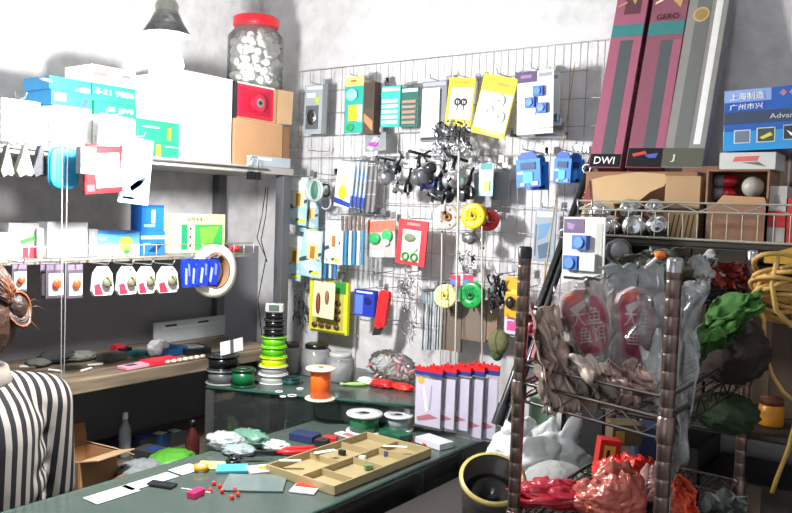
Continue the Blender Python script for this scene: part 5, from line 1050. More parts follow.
d1 = [('printed_face', [('r', .02, .02, .98, .998, PNK, .001), ('r', .34, .34, .72, .93, DG_, .0016), ('r', .02, .255, .98, .32, TL_, .0016), ('r', .3, .1, .8, .2, gloss('5a3a40'), .0016), ('r', .02, 0, .98, .09, gloss('6f6a62'), .0016)]),
      ('gold_emblem', [('p', [(.35, .08), (.5, .02), (.62, .07), (.55, .12), (.7, .1), (.6, .15)], GOLD, .002), ('p', [(.08, .15), (.35, .13), (.35, .14), (.08, .158)], GOLD, .002)]),
      ('end_label', [('r', .04, .93, .96, .995, BLACK, .002)]), ('lettering', [('t', .48, .965, .026, 'DWI', WHITE, .62)])]
shift = lambda L, dy: L
rodbox('leftmost pink and grey leaning rod box with white letters on its foot', (604, 168), (633, 0), 27, .045, FCE, MAR, d1)
d2 = [('printed_face', [('r', .02, .02, .98, .998, gloss('84505f'), .001), ('r', .42, .34, .75, .93, DG_, .0016), ('r', .75, .34, .98, .93, PNK, .0016), ('r', .02, .24, .98, .31, TL_, .0016), ('r', .02, 0, .98, .09, gloss('5f5a56'), .0016)]),
      ('gold_emblem', [('p', [(.45, .1), (.6, .02), (.75, .07), (.6, .12), (.85, .12), (.8, .17)], GOLD, .002), ('p', [(.1, .13), (.42, .1), (.42, .112), (.1, .14)], card('e8d8b8'), .002)]),
      ('lettering', [('t', .5, .215, .02, 'GERO', gloss('4a2028'), .6)]),
      ('end_label', [('r', .04, .9, .96, .995, BLACK, .002), ('p', [(.15, .93), (.5, .915), (.55, .93), (.2, .945)], card('b83030'), .003), ('p', [(.5, .935), (.85, .925), (.8, .95), (.6, .95)], card('3a50a8'), .003)])]
rodbox('middle pink and grey leaning rod box with red and blue mark', (643, 168), (671, 0), 30, .045, FCE, MAR, d2)
d3 = [('printed_face', [('r', .02, .02, .98, .998, gloss('8a8884'), .001), ('r', .25, .05, .6, .9, gloss('6a6c6a'), .0016), ('r', .7, .03, .86, .88, card('e0dfdc'), .0016), ('r', .25, .0, .7, .05, card('d8d8d4'), .0016), ('r', .02, .9, .98, .995, gloss('55584a'), .0016)]),
      ('gold_emblem', [('c', .38, .2, .2, gloss('c0a070'), .003), ('c', .38, .2, .15, gloss('9a8050'), .0036)]), ('lettering', [('t', .38, .2, .02, 'FH', card('e8e0c8'), .2), ('t', .3, .95, .02, 'J', card('c8d0b0'), .1)])]
rodbox('rightmost silver grey leaning rod box with round gold emblem', (681, 168), (709, 0), 33, .04, FCE, gloss('77757a'), d3)
# clear blister with blue reels on the shelf front hooks
for dx, lb in ((0, 'clear blister card with two blue reels hanging below the tins'),):
    o = goods('blue_reel_pack', 'pack', lb, (559, 217, 607, 282), 'y', -.49, [('backing_card', [('r', 0, 0, 1, 1, card('c4c4bf'), 0, .003), ('r', .02, .03, .52, .25, PURP, .001), ('p', [(.1, .08), (.3, .12), (.25, .2), (.12, .18)], card('8a6a98'), .0014), ('r', .05, .93, .55, .97, DKGREY, .001), ('r', .8, .1, .95, .85, card('a8a8a2'), .001)]),
        ('reel', [('r', .32, .28, .66, .5, m('3a68b8', .3), .014), ('c', .5, .39, .11, m('5a88d8', .3), .004, .014)]), ('reel', [('r', .12, .6, .46, .82, m('3a68b8', .3), .014), ('c', .29, .71, .11, m('5a88d8', .3), .004, .014)]), ('reel', [('r', .5, .56, .86, .82, m('c8c8c4', .3), .012)])], None, roll=-1, yaw=-14)
for px in (583, 597):
    q = P(px, 217, 'y', -.47); oo = thing('display_hook', ['left', 'right'][px > 590] + ' upright chrome prong above the clear blister below the tins', 'hook', (q.x, YS, q.z + .002), group='prongs above the blister'); MB().tube([(0, 0, .004), (0, -.075, .002), (0, -.082, .035)], .0018, STEEL, 6).build('prong', oo)
# added cartons in dark colours, standing for the shade below the wall shelf
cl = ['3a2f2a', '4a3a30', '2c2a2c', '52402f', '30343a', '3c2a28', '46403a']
zi = P(720, 264, 'y', -.36).z
k_ = 0
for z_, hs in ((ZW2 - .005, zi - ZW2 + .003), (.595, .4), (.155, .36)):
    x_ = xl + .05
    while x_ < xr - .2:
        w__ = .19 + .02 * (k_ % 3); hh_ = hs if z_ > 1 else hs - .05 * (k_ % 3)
        o = thing('shade_carton', ['leftmost', 'second', 'third', 'fourth', 'fifth', 'sixth', 'seventh', 'eighth'][int((x_ - xl) / .2) % 8] + ' added dark carton for shade along the ' + ('upper' if z_ > 1 else 'middle' if z_ > .5 else 'bottom') + ' dim shelf of the right shelving', 'box', (x_ + w__ / 2, -.15, z_), group='added cartons darkening the shaded right shelves')
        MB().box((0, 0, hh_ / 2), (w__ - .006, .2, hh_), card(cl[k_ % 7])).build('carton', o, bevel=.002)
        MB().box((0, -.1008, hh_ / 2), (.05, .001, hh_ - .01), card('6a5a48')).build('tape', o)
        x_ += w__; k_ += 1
goods('long_white_box', 'box', 'long white box with scribbled writing under the right wire shelf', (692, 245, 746, 264), 'y', -.27, [('carton', [('r', 0, 0, 1, 1, card('b4b2ae'), 0, .07), ('p', [(.2, .4), (.4, .3), (.45, .45), (.3, .5)], DKGREY), ('r', .42, .35, .5, .4, DKGREY)])], None, zb=ZW2 - .005 + (zi - ZW2 + .003) + .001, zt=ZW - .02, roll=0)
for i, c_ in enumerate(('d0d0cc', '3a58a0', 'c8c8c4', 'a86a40')):
    goods('thin_booklet', 'booklet', ['first white', 'second blue', 'third pale', 'fourth brown'][i] + ' thin booklet standing left of the long white box', (674 + i * 4.4, 243, 678 + i * 4.4, 258), 'y', -.26, [('cover', [('r', 0, 0, 1, 1, card(c_), 0, .06), ('r', .1, .1, .9, .2, GREY)])], 'thin booklets by the long white box', zb=ZW2 - .005 + (zi - ZW2 + .003) + .001, zt=ZW - .022)

# ------------------------------------------------------------------ chrome rack in the foreground
RX0, RX1, RY0, RY1 = 1.522, 1.792, -.90, -.43; ZR = 1.446
ra = thing('chrome_rack', 'chrome wire rack with ringed posts in the right foreground', 'shelf', (RX0, RY0, 0))
RP = m('8f7a72', .3, .9, 'chromepost', .25, 40)
pa = PD(523, 300, 1.29); pb_ = PD(673, 300, 1.08); 
posts = [(pa.x, pa.y), (pb_.x, pb_.y), (RX1, RY1), (RX0 + .01, RY1)]
for i, (x, y) in enumerate(posts):
    mb = MB(); prof = [(0, .002)]; z = .002
    prof.append((.0105, .002))
    zz_ = .02
    while zz_ < ZR - .02: prof += [(.0106, zz_ - .004), (.0106, zz_ - .0012), (.0099, zz_), (.0106, zz_ + .0012)]; zz_ += .0254
    prof += [(.0106, ZR - .006), (.010, ZR), (0, ZR)]
    dx, dy = x - RX0, y - RY0
    mb.lathe(prof, RP, 16, Tl(dx, dy, 0)); post = mb.build('post', ra)
    MB().lathe([(.0114, ZR - .018), (.0116, ZR - .002), (.009, ZR + .002), (0, ZR + .002)], DSTEEL if i < 1 else CHROME, 16, Tl(dx, dy, 0)).build('post_cap', post)
def rshelf(z, ledge):
    q = [Vector((x - RX0, y - RY0, 0)) for x, y in posts]; mb = MB(); W = m('7a7672', .3, .9, 'wire', .2, 30)
    Zv = Vector((0, 0, 1))
    for i in range(4):
        a, b = q[i], q[(i + 1) % 4]
        mb.cyl(a + Zv * z, b + Zv * z, .0032, W, n=6); mb.cyl(a + Zv * (z - .03), b + Zv * (z - .03), .0026, W, n=6)
        n = max(4, int((b - a).length / .035)); mb.tube([a.lerp(b, t / n) + Zv * (z if t % 2 else z - .03) for t in range(n + 1)], .0018, W, 5)
        if ledge: mb.cyl(a + Zv * (z + ledge), b + Zv * (z + ledge), .0026, W, n=6)
    for t in range(1, 16):
        u = t / 16; mb.cyl(q[0].lerp(q[1], u) + Zv * z, q[3].lerp(q[2], u) + Zv * z, .0016, W, n=5)
    for u in (.33, .66): mb.cyl(q[0].lerp(q[3], u) + Zv * (z - .004), q[1].lerp(q[2], u) + Zv * (z - .004), .0028, W, n=6)
    mb.build('wire_shelf', ra)
    for x, y in posts: MB().lathe([(.0108, z - .035), (.0128, z - .03), (.0125, z + .002), (.0108, z + .004)], RP, 14, Tl(x - RX0, y - RY0, 0)).build('collar', ra)
ZS1, ZS2 = 1.222, 1.0
rshelf(ZS1, .03); rshelf(ZS2, 0); rshelf(.45, 0)
# side table behind the rack
st = thing('side_table', 'low dark side table between the glass counter and the chrome rack', 'table', (1.315, -.45, 0))
MB().box((-.01, 0, .835), (.33, .8, .025), m('3a3634', .5, 0, 'board', .2, 8)).build('table_top', st, bevel=.003)
for sx in (-1, 1):
    for sy in (-1, 1): MB().cyl((sx * .13, sy * .36, 0), (sx * .13, sy * .36, .823), .014, DSTEEL).build('leg', st)
ZT_ = .848
def facing(name, cat, label, rect, D, parts, group=None, roll=0, yaw=36, zb=None):
    x0, y0, x1, y1 = rect; c = PD((x0 + x1) / 2, y1, D); w_ = (x1 - x0) * D / FPX; h_ = (y1 - y0) * D / FPX
    if zb is not None: h_ = max(h_ + (c.z - zb), .005); c.z = zb
    o = thing(name, label, cat, c, (0, roll, yaw), group)
    for pt in parts:
        mb = MB(); shapes(mb, pt[1], w_, h_); mb.build(pt[0], o, bevel=.0008)
    return o, w_, h_
def crumple(name, cat, label, rect, D, th, mat, seed, amp=.2, group=None, yaw=36, roll=0, pn='film', fq=2.2, zb=None):
    x0, y0, x1, y1 = rect; c = PD((x0 + x1) / 2, y1, D); w_ = (x1 - x0) * D / FPX; h_ = (y1 - y0) * D / FPX
    if zb is not None: h_ = h_ + (c.z - zb); c.z = zb
    o = thing(name, label, cat, c, (0, roll, yaw), group)
    MB().ell((0, 0, h_ / 2), (w_ / 2, th / 2, h_ / 2), mat, amp=amp, fq=fq, seed=seed, n=36, k=24).build(pn, o); return o
def drape(name, cat, label, pts, D, mat, seed, group=None, wav=.012, pn='film', nu=26, nv=26, yaw=0):
    """a crumpled sheet: four corner pixels at given depths (tl, tr, br, bl)"""
    if not isinstance(D, (list, tuple)): D = [D] * 4
    c = [PD(px, py, d) for (px, py), d in zip(pts, D)]; org = (c[2] + c[3]) / 2
    def fn(u, v):
        p = c[0].lerp(c[1], u).lerp(c[3].lerp(c[2], u), v) - org
        n = noise.noise(Vector((u * 3.1 + seed, v * 2.3, seed * .7))); n2 = abs(noise.noise(Vector((u * 8 + seed, v * 5, 3.1))))
        ed_ = noise.noise(Vector((u * 5 + seed * 2, v * 5, 9.)))
        return p - FW * (n * wav * 1.6 + n2 * wav) + RT * ed_ * .012 + Vector((0, 0, 1)) * noise.noise(Vector((u * 6, seed, v * 6))) * .014
    o = thing(name, label, cat, org, group=group); MB().sheet(fn, nu, nv, mat, .0012).build(pn, o); return o
def heap(name, cat, label, rect, D, th, mat, seed, group=None, zb=None, n=6, pn='film', yaw=36):
    x0, y0, x1, y1 = rect; c = PD((x0 + x1) / 2, y1, D); w_ = (x1 - x0) * D / FPX; h_ = (y1 - y0) * D / FPX
    if zb is not None: h_ = h_ + (c.z - zb); c.z = zb
    o = thing(name, label, cat, c, (0, 0, yaw), group); mb = MB()
    for k in range(n):
        rr = random.Random(seed * 31 + k); ph = rr.random() * 6.28; u0 = (k / max(1, n - 1) - .5) * .62; top = .62 + .38 * rr.random(); ww = .34 + .16 * rr.random(); yb = (rr.random() - .5) * th * .5
        def fn(u, v):
            a = (u - .5) * PI * 1.25; prof = math.sin(PI * min(1, .15 + v * .78)) ** .6
            q = Vector((u * 4 + seed * 2.3 + k * 5, v * 3.4, seed + k))
            n1 = noise.noise(q); n2 = abs(noise.noise(q * 2.4)); n3 = abs(noise.noise(q * 4.9 + Vector((7, 1, 3))))
            r_ = prof * (1 + .35 * n1 - .35 * n2 - .14 * n3)
            return (w_ * (u0 + ww * math.sin(a) * r_), yb - th * .5 * math.cos(a) * r_ * .8, max(.001, h_ * top * v * (1 + .12 * n1)))
        mb.sheet(fn, 30, 26, mat, .001)
    mb.build(pn, o); return o
# pink packs in the clear bag
def pinkpack(label, rect, D, roll):
    PK = m('dc4868', .3, 0, 'gloss', .25, 30)
    out = [(.22, .06), (.4, .0), (.65, .02), (.85, .1), (.98, .3), (1, .55), (.95, .85), (.8, .97), (.55, 1), (.35, .96), (.22, .8), (.1, .5), (.02, .25), (.08, .12)]
    facing('pink_bait_pack', 'pack', label, rect, D, [('pouch', [('p', out, m('c8a8a8', .3, 0, 'gloss', .2, 30), 0, .02), ('p', [(a * .86 + .07, b * .88 + .06) for a, b in out], PK, .002, 0)]),
        ('white_lettering', [('t', .52, .42, .034, '\u5927\u9c7c', card('f4ece6'), .62), ('t', .6, .68, .03, '\u9c7c\u9975', card('f4ece6'), .55), ('p', [(.2, .26), (.5, .16), (.62, .2), (.3, .36)], card('e8e4e0'), .003)]),
        ('orange_corner', [('p', [(.15, .08), (.5, .04), (.5, .14), (.2, .22)], card('f06040'), .003), ('p', [(.42, .7), (.6, .82), (.5, .92), (.3, .82)], card('a02850'), .003)])], 'pink bait packs in the clear bag', roll=roll)
pinkpack('left pink bait pack with white lettering inside the clear bag', (566, 288, 614, 358), 1.30, -10)
pinkpack('right pink bait pack with white lettering inside the clear bag', (610, 287, 654, 362), 1.28, 3)
HAZE = m('f4f2f2', .15, 0, 'glass', .1, 14)
drape('clear_bag', 'bag', 'big clear plastic bag draped over the pink bait packs', [(556, 286), (668, 262), (668, 392), (545, 404)], [1.3, 1.22, 1.2, 1.3], HAZE, 2.1, wav=.02)
drape('clear_bag', 'bag', 'milky rear side of a clear bag standing behind the pink bait packs', [(572, 282), (666, 264), (664, 386), (566, 396)], [1.46, 1.42, 1.42, 1.45], m('d8d4d0', .25, 0, 'film', .1, 14), 8.1, wav=.02)
drape('clear_bag', 'bag', 'whitish clear bag hanging right of the middle rack post', [(640, 300), (708, 275), (690, 402), (668, 520)], [1.22, 1.25, 1.2, 1.12], m('e8eaec', .18, 0, 'film', .1, 14), 5.3, wav=.03)
drape('blue_print_bag', 'bag', 'greyish clear bag with blue print behind the pink packs', [(600, 268), (668, 262), (668, 340), (640, 330)], 1.42, m('8f9a9e', .3, 0, 'gloss', .25, 20), 7.7, wav=.015)
TB = ['a89084', '94847a', 'c0b0a4', '84736a', '9f837c', 'a4958a']
for i, q in enumerate((([(530, 312), (556, 302), (580, 410), (552, 412)], 1.24), ([(543, 322), (572, 345), (620, 402), (585, 412)], 1.25), ([(566, 356), (606, 360), (640, 398), (610, 412)], 1.22), ([(534, 340), (556, 350), (566, 408), (540, 412)], 1.26), ([(600, 366), (646, 364), (655, 396), (620, 404)], 1.19), ([(527, 300), (545, 322), (552, 372), (534, 380)], 1.33))):
    drape('crumpled_pouch', 'pouch', ['leftmost tall', 'second', 'middle', 'small lower left', 'rightmost low', 'upper pinkish'][i] + ' brownish crumpled pouch stuffed in the chrome rack', q[0], q[1], m(TB[i] if i < 5 else 'b05068', .35, 0, 'gloss', .3, 25), 10 + i * 1.7, 'brownish pouches in the chrome rack', wav=.03, pn='foil')
drape('silver_foil_bag', 'bag', 'silvery grey bag lying low in the rack basket', [(590, 385), (665, 378), (668, 412), (600, 408)], [1.3, 1.2, 1.2, 1.28], m('9a9a98', .2, .3, 'foil', .3, 25), 23.1, wav=.03, pn='foil')
# green net bag and brown bundle at the right
crumple('brown_bundle', 'bundle', 'dark brown cloth bundle beneath the green net in the rack', (696, 318, 758, 412), 1.36, .14, cloth('2c211e'), 61, .14, zb=ZS1 + .003)
drape('green_net', 'net', 'bright green net cloth draped over the brown bundle', [(722, 298), (766, 292), (758, 312), (692, 350)], [1.3, 1.3, 1.26, 1.24], m('2c6014', .7, 0, 'cloth', .35, 60, .4), 31.3, wav=.03, pn='net')
drape('green_net', 'net', 'dark green net end hanging left of the rear rack post', [(700, 330), (750, 312), (740, 330), (694, 368)], [1.27, 1.3, 1.3, 1.26], m('234f14', .7, 0, 'cloth', .35, 60, .4), 33.7, wav=.02, pn='net')
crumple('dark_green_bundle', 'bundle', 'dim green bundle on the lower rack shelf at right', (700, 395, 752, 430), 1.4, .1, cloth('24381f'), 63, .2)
# orange tag items above the basket
drape('olive_bag', 'bag', 'olive grey bag bulging beside the rack post tops', [(618, 256), (688, 246), (690, 276), (625, 272)], 1.5, m('55584a', .3, 0, 'gloss', .3, 20), 41.9, wav=.02, pn='foil')
o = thing('orange_tipped_lure', 'white stick with orange tip lying over the rack post', 'lure', PD(652, 262, 1.25)); a = PD(645, 268, 1.25) - o.location; b = PD(660, 255, 1.25) - o.location; MB().cyl(a, b, .0028, WHITE, n=8).build('stick', o); MB().ell(b, (.009, .009, .007), ORG, n=12, k=8).build('orange_tip', o)
for i, q in enumerate((([(686, 262), (712, 250), (722, 276), (700, 288)], 'a8a8aa'), ([(712, 262), (750, 268), (745, 288), (705, 286)], '7a2420'), ([(700, 284), (745, 286), (740, 300), (705, 306)], '2a2628'))):
    drape('foil_pouch', 'pouch', ['silver', 'dark red', 'black'][i] + ' shiny pouch lying under the long white box', q[0], 1.5, m(q[1], .2, 0, 'foil', .35, 30), 51 + i, 'shiny pouches under the long white box', wav=.02, pn='foil')
o = thing('grey_tin', 'grey shiny tin below the silver tins beside the blister card', 'tin', PD(617, 252, 1.62)); MB().lathe([(0, -.02), (.026, -.02), (.026, .02), (0, .02)], m('a8a8a8', .25, .9), 20, Rz(36) @ Rx(80)).build('tin_body', o); MB().lathe([(0, .02), (.024, .021), (.018, .024), (0, .024)], STEEL, 20, Rz(36) @ Rx(80)).build('tin_lid', o)
# yellow rope
RO = m('c8a058', .7, 0, 'rope', .2, 150)
o = thing('rope_coil', 'yellow rope coil looped around the rear rack post', 'rope', PD(788, 282, 1.4))
rr = random.Random(5)
for i in range(9):
    cx, cy = 786 + rr.random() * 12, 272 + i * 4.6; rx, ry = 34 + rr.random() * 8, 9 + rr.random() * 9; tl_ = rr.random() * .5 - .25; pts = []
    for t in range(28):
        a = 2 * PI * t / 28; u, v = rx * math.cos(a), ry * math.sin(a)
        pts.append(PD(cx + u, cy + v + tl_ * u, 1.4 + .05 * math.sin(a) + .012 * math.sin(3 * a + i)) - o.location)
    MB().tube(pts, .0042, RO, 7, None, True).build('loop', o)
MB().tube([PD(a, b, d) - o.location for a, b, d in ((778, 255, 1.36), (772, 285, 1.35), (776, 310, 1.35), (790, 325, 1.36), (806, 332, 1.37))], .0045, RO, 7).build('loop', o)
MB().tube([PD(a, b, d) - o.location for a, b, d in ((752, 300, 1.39), (764, 318, 1.38), (764, 350, 1.38), (772, 375, 1.38), (783, 392, 1.38), (795, 402, 1.38))], .0038, RO, 7).build('loose_end', o)
o = thing('yellow_strap', 'yellow strap slanting down at the lower right edge', 'strap', PD(773, 492, 1.45)); MB().tube([PD(a, b, 1.45) - o.location for a, b in ((792, 300), (799, 350), (796, 420), (788, 450), (777, 478), (772, 493))], .0045, m('a88838', .6), 6).build('webbing', o)
goods('yellow_board', 'board', 'dark yellow board piece behind the rope coil top', (764, 246, 800, 264), 'y', -.44, [('sheet', [('p', [(0, .55), (1, -.1), (1, 1), (0, 1)], m('b8902c', .5), 0, .006)])])
j_ = P(771, 419, 'y', -.33); o = thing('yellow_jar', 'small orange yellow jar on the dim right shelf', 'jar', (j_.x, -.33, ZW2 - .005)); MB().lathe([(0, 0), (.022, 0), (.024, .004), (.024, .04), (.02, .044)], m('d08a20', .35), 20).build('jar_body', o); MB().lathe([(0, .043), (.022, .043), (.022, .056), (0, .058)], card('6a3a20'), 20).build('lid', o)
# on the side table
bpn = P(489, 478, 'z', ZT_ + .115); r = .064
o = thing('round_tub', 'round tub with yellow rim and black inside by the rack post', 'tub', (bpn.x, bpn.y, ZT_ + .034), (30, 0, 36)); H_ = .115
MB().lathe([(0, 0), (r * .8, 0), (r * .98, H_), (r * .93, H_), (r * .76, .006), (0, .006)], m('3a3632', .4), 32).build('tub_wall', o)
MB().lathe([(r * .92, H_ - .004), (r * 1.03, H_ - .004), (r * 1.04, H_ + .002), (r * .92, H_ + .004)], m('b8a860', .4), 32).build('rim', o)
MB().lathe([(0, .02), (r * .8, .02), (r * .84, H_ * .6), (r * .5, H_ * .7), (r * .2, H_ * .5), (0, H_ * .5)], BLACK, 28).build('black_lining', o)
WB = m('e4e8e8', .35, 0, 'plastic', .08, 30)
heap('white_plastic_bag', 'bag', 'crumpled white plastic bag with knotted top behind the rack post', (494, 420, 568, 492), 1.86, .14, WB, 71, zb=ZT_, pn='bag_body')
ob = bpy.data.objects['white_plastic_bag']
MB().ell((.02, 0, .165), (.02, .012, .045), WB, amp=.2, fq=2.5, seed=72, T=Ry(25)).build('knotted_ear', ob)
MB().ell((-.04, 0, .14), (.03, .02, .025), WB, amp=.25, fq=2.5, seed=73).build('knotted_ear', ob)
crumple('grey_cushion', 'cushion', 'pale grey soft roll in front of the white plastic bag', (520, 462, 590, 500), 1.72, .1, cloth('a8aaa8'), 74, .06, zb=ZT_, pn='cover')
crumple('pink_white_scrap', 'packet', 'white pink scrap between the tub and the white bag', (480, 458, 518, 482), 1.86, .06, m('d8c8cc', .4), 75, .2, zb=ZT_, pn='wrap')
RB_ = m('a81c30', .28, 0, 'foil', .35, 18)
heap('red_plastic_bag', 'bag', 'dark red plastic bag at the left of the lower rack shelf', (524, 474, 594, 520), 1.36, .1, RB_, 81, group='red bags on the lower rack shelf', zb=ZS2 + .003)
heap('red_plastic_bag', 'bag', 'salmon red clear bag leaning right of the dark red one', (584, 462, 634, 520), 1.3, .08, m('b85e50', .28, 0, 'foil', .35, 18), 83, group='red bags on the lower rack shelf', zb=ZS2 + .003)
o, _, _ = facing('black_case', 'case', 'black upright equipment case behind the white bag', (560, 398, 602, 456), 2.02, [('case', [('r', 0, 0, 1, 1, BLACK, 0, .1), ('r', .12, .05, .95, .88, m('3a383a', .4), .001), ('r', 0, .94, 1, 1, card('8a8a88'), .002)])], yaw=20, zb=ZT_)
facing('green_white_packet', 'packet', 'small green and white packet beside the white bag ear', (530, 398, 556, 428), 2.1, [('sleeve', [('r', 0, 0, 1, 1, card('8aa890'), 0, .03), ('r', 0, .5, .6, 1, WHITE), ('r', .6, .6, 1, .9, card('b83038'))])], zb=ZT_)
# lower rack shelf
heap('red_bag', 'bag', 'bright red crinkled bag on the lower shelf of the chrome rack', (603, 446, 650, 484), 1.42, .1, m('d02820', .3, 0, 'foil', .35, 30), 91, zb=ZS2 + .003)
facing('yellow_label_box', 'box', 'small red box with yellow label beside the red crinkled bag', (597, 440, 618, 468), 1.46, [('carton', [('r', 0, 0, 1, 1, card('b82018'), 0, .03), ('r', .2, .2, .75, .8, card('c8c048'), .001), ('r', .35, .35, .5, .65, DKGREY, .0016)])], roll=6)
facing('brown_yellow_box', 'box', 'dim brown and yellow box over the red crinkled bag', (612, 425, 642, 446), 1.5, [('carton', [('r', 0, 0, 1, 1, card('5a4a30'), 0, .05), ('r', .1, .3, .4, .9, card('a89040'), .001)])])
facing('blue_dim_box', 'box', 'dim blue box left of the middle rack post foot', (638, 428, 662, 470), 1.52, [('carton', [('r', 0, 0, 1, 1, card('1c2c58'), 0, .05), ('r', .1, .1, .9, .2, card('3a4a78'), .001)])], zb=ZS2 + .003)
heap('black_bag', 'bag', 'black crumpled bag between the red bags in the rack', (612, 470, 655, 512), 1.38, .1, m('141214', .3), 93)
heap('pink_pouch', 'pouch', 'pale pink pouch beside the black bag in the rack', (645, 460, 672, 500), 1.34, .05, m('b08a88', .35), 94)
drape('orange_white_bag', 'bag', 'orange and white glossy bag right of the middle rack post', [(674, 478), (690, 480), (698, 516), (670, 518)], 1.2, m('d85030', .25, 0, 'foil', .4, 30), 61.7, wav=.02, pn='foil')
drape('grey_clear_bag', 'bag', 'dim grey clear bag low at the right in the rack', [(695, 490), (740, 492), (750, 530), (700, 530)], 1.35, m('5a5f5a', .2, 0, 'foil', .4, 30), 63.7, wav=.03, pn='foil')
# ------------------------------------------------------------------ the seated woman at the left
PC = PD(-30, 320, 1.62); PX, PY = PC.x, PC.y          # neck axis
def remesh(mb, name, voxel, parent, mats=None, smooth=6):
    o = mb.build(name)
    r = o.modifiers.new('r', 'REMESH'); r.mode = 'VOXEL'; r.voxel_size = voxel; r.use_smooth_shade = True
    s = o.modifiers.new('s', 'SMOOTH'); s.iterations = smooth; s.factor = .5
    dg = bpy.context.evaluated_depsgraph_get(); me = bpy.data.meshes.new_from_object(o.evaluated_get(dg))
    old = o.data; o.modifiers.clear(); o.data = me; bpy.data.meshes.remove(old)
    for p in me.polygons: p.use_smooth = True
    o.name = name; o.parent = parent; return o
def caps(mb, p0, p1, r0, r1, mat):
    mb.cyl(p0, p1, r0, mat, r1=r1, n=16); mb.ell(p0, r0, mat, n=16, k=10); mb.ell(p1, r1, mat, n=16, k=10)
SK = m('d8a68c', .5, 0, 'skin', .08, 20); HR = cloth('4a2c1c'); 
# local frame: the woman faces +y (local), right hand at +x; turned so that she faces the shelves (-x world)
w_ = thing('person', 'seated woman with tied brown hair in a black and white striped shirt', 'person', (PX, PY, 0), (0, 0, 97))
sh_z = 1.08; 
b = MB(); seat = .52
V = Vector
caps(b, V((0, .0, seat + .11)), V((0, -.01, .86)), .115, .105, SK); caps(b, V((0, -.01, .86)), V((0, -.01, 1.0)), .105, .115, SK)
for s_ in (-1, 1):
    caps(b, V((s_ * .02, -.01, 1.07)), V((s_ * .155, -.01, 1.05)), .055, .05, SK)
    caps(b, V((s_ * .165, -.01, 1.045)), V((s_ * .19, .01, .82)), .048, .038, SK); caps(b, V((s_ * .19, .01, .82)), V((s_ * .13, .20, .74)), .036, .025, SK)
    caps(b, V((s_ * .08, .02, seat + .08)), V((s_ * .10, .31, seat + .06)), .082, .058, SK); caps(b, V((s_ * .10, .31, seat + .06)), V((s_ * .10, .26, .08)), .055, .036, SK)
    caps(b, V((s_ * .10, .25, .045)), V((s_ * .10, .34, .03)), .034, .026, SK)
    b.ell((s_ * .115, .25, .715), (.036, .045, .018), SK)
    for f_, (dx, L) in enumerate(((-.024, .055), (-.008, .065), (.008, .062), (.024, .048))):
        caps(b, V((s_ * (.115 + dx), .285, .715)), V((s_ * (.115 + dx * 1.15), .285 + L * .6, .708)), .0085, .0078, SK); caps(b, V((s_ * (.115 + dx * 1.15), .285 + L * .6, .708)), V((s_ * (.115 + dx * 1.15), .285 + L, .69)), .0078, .007, SK)
    caps(b, V((s_ * .085, .235, .715)), V((s_ * .062, .275, .705)), .011, .008, SK)
caps(b, V((0, -.015, 1.06)), V((0, .005, 1.18)), .05, .046, SK)
HZ = 1.255
b.ell((0, .02, HZ), (.072, .09, .105), SK, n=20, k=14); b.ell((0, .055, HZ - .055), (.05, .05, .05), SK)
caps(b, V((0, .105, HZ + .01)), V((0, .122, HZ - .02)), .009, .013, SK)
for s_ in (-1, 1): b.ell((s_ * .074, .01, HZ - .005), (.008, .018, .03), SK)
body = remesh(b, 'body', .0075, w_)
fe = MB()
for s_ in (-1, 1): fe.ell((s_ * .03, .1, HZ + .012), (.013, .009, .008), WHITE, n=10, k=6); fe.ell((s_ * .03, .107, HZ + .012), (.006, .005, .006), DKGREY, n=10, k=6)
fe.build('eyes', w_); MB().ell((0, .103, HZ - .052), (.022, .008, .007), m('b05a58', .4)).build('mouth', w_)
SM = stripes('striped_cloth', '1c1a1e', 'aaa49e', 38, 'x', None)
s = MB(); e = .012
caps(s, V((0, 0, seat + .13)), V((0, -.012, .86)), .13, .122, SM); caps(s, V((0, -.012, .86)), V((0, -.015, 1.0)), .122, .128, SM)
for k in range(7): s.ell((0, -.02, .62 + k * .065), (.165 - .003 * k, .115, .07), SM)
for q in (-1, 1):
    caps(s, V((q * .03, -.015, 1.078)), V((q * .16, -.015, 1.048)), .058, .058, SM)
    caps(s, V((q * .168, -.012, 1.04)), V((q * .2, .005, .83)), .062, .054, SM)
remesh(s, 'striped_shirt', .008, w_, smooth=8)
c_ = MB(); c_.lathe([(.056, 1.105), (.054, 1.135), (.058, 1.15), (.066, 1.145), (.075, 1.115), (.066, 1.1), (.056, 1.105)], m('8f8880', .8), 24, Tl(0, -.01, 0)); c_.build('collar', w_)
t = MB(); TR = cloth('24262e')
caps(t, V((0, 0, seat + .115)), V((0, .0, seat + .14)), .125, .12, TR)
for q in (-1, 1): caps(t, V((q * .08, .02, seat + .09)), V((q * .10, .31, seat + .07)), .092, .068, TR); caps(t, V((q * .10, .31, seat + .06)), V((q * .10, .26, .12)), .066, .052, TR)
remesh(t, 'trousers', .009, w_)
h = MB(); HM = m('3a2216', .5, 0, 'hair', .45, 70, .5)
h.ell((0, .0, HZ + .018), (.078, .092, .104), HM, n=22, k=14); h.ell((0, -.035, HZ - .02), (.074, .066, .085), HM)
ha = remesh(h, 'hair', .006, w_)
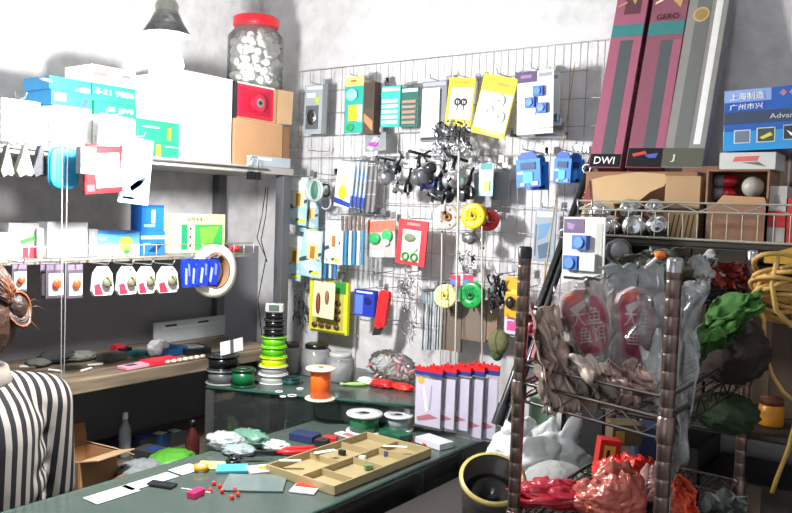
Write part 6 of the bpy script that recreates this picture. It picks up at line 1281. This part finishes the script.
# trim the hair off the face
for v in ha.data.vertices:
    if v.co.y > .06 and v.co.z < HZ + .06: v.co.y = .04
bn = MB(); rr = random.Random(2)
HL = m('8a4a26', .4, 0, 'hair', .3, 70, .5); HD = m('2e1a12', .5, 0, 'hair', .4, 70, .5)  # orange-brown strands paint the warm light caught by the hair
BU = V((.05, -.078, HZ + .012))
st_ = MB()
for k in range(150):
    a0 = rr.random() * 2 * PI; e0 = rr.random() * 1.25
    p0 = V((.08 * math.sin(e0) * math.cos(a0), .094 * math.sin(e0) * math.sin(a0) * .9, HZ + .02 + .107 * math.cos(e0)))
    pts = []
    for t_ in range(8):
        u = t_ / 7; q = p0.lerp(BU, u); d = q - V((0, 0, HZ + .015)); 
        k_ = 1.0 / max(1e-4, math.sqrt((d.x / .083) ** 2 + (d.y / .097) ** 2 + (d.z / .108) ** 2)); k_ = max(1, k_) if u < .85 else 1
        pts.append(V((0, 0, HZ + .015)) + d * k_ + V((0, 0, .004 * math.sin(u * 9 + k))))
    st_.tube(pts, [.0012, .0022, .0026, .0026, .0026, .0026, .0022, .0014], [HM, HD, HM, HL, HD][k % 5], 5)
st_.build('hair_strands', ha)
for k in range(60):
    a = rr.random() * 2 * PI; tilt_ = rr.random() * PI; R_b = .014 + .016 * rr.random(); pts = []
    for t_ in range(11):
        u = a + t_ / 10 * 4.2; pts.append(BU + V((R_b * math.cos(u) * math.cos(tilt_ * .3), R_b * .75 * math.sin(tilt_) * math.sin(u) - .006, R_b * 1.25 * math.sin(u))))
    bn.tube(pts, [.0008] + [.0028] * 9 + [.0008], [HM, HD, HM, HL][k % 4], 5)
bn.ell(BU, (.024, .02, .03), HD)
for k in range(14):
    a = rr.random() * 2 * PI; p0 = BU + V((.02 * math.cos(a), 0, .024 * math.sin(a))); d = V((math.cos(a) + .5, -.5, math.sin(a))) * (.018 + .02 * rr.random())
    bn.tube([p0, p0 + d * .6 + V((0, 0, .004)), p0 + d + V((.004, 0, -.006))], [.0016, .001, .0004], [HL, HM][k % 2], 4)
bn.build('hair_bun', ha)
MB().torus((.035, -.066, HZ + .012), .014, .003, m('b0603a', .5), n=18, k=6).build('hair_band', ha)
for q in (-1, 1): MB().ell((q * .10, .28, .03), (.042, .1, .03), gloss('2a2426'), n=16, k=10).build('shoe', w_)
# stool
so = thing('stool', 'round dark stool under the seated woman', 'stool', (PX, PY, 0))
MB().lathe([(0, seat - .055), (.15, seat - .055), (.155, seat - .045), (.155, seat - .02), (.14, seat - .012), (0, seat - .012)], m('4a3a30', .5), 28).build('seat', so)
for i in range(4):
    a = PI / 4 + i * PI / 2; MB().cyl((.15 * math.cos(a), .15 * math.sin(a), 0), (.1 * math.cos(a), .1 * math.sin(a), seat - .05), .013, DSTEEL).build('leg', so)
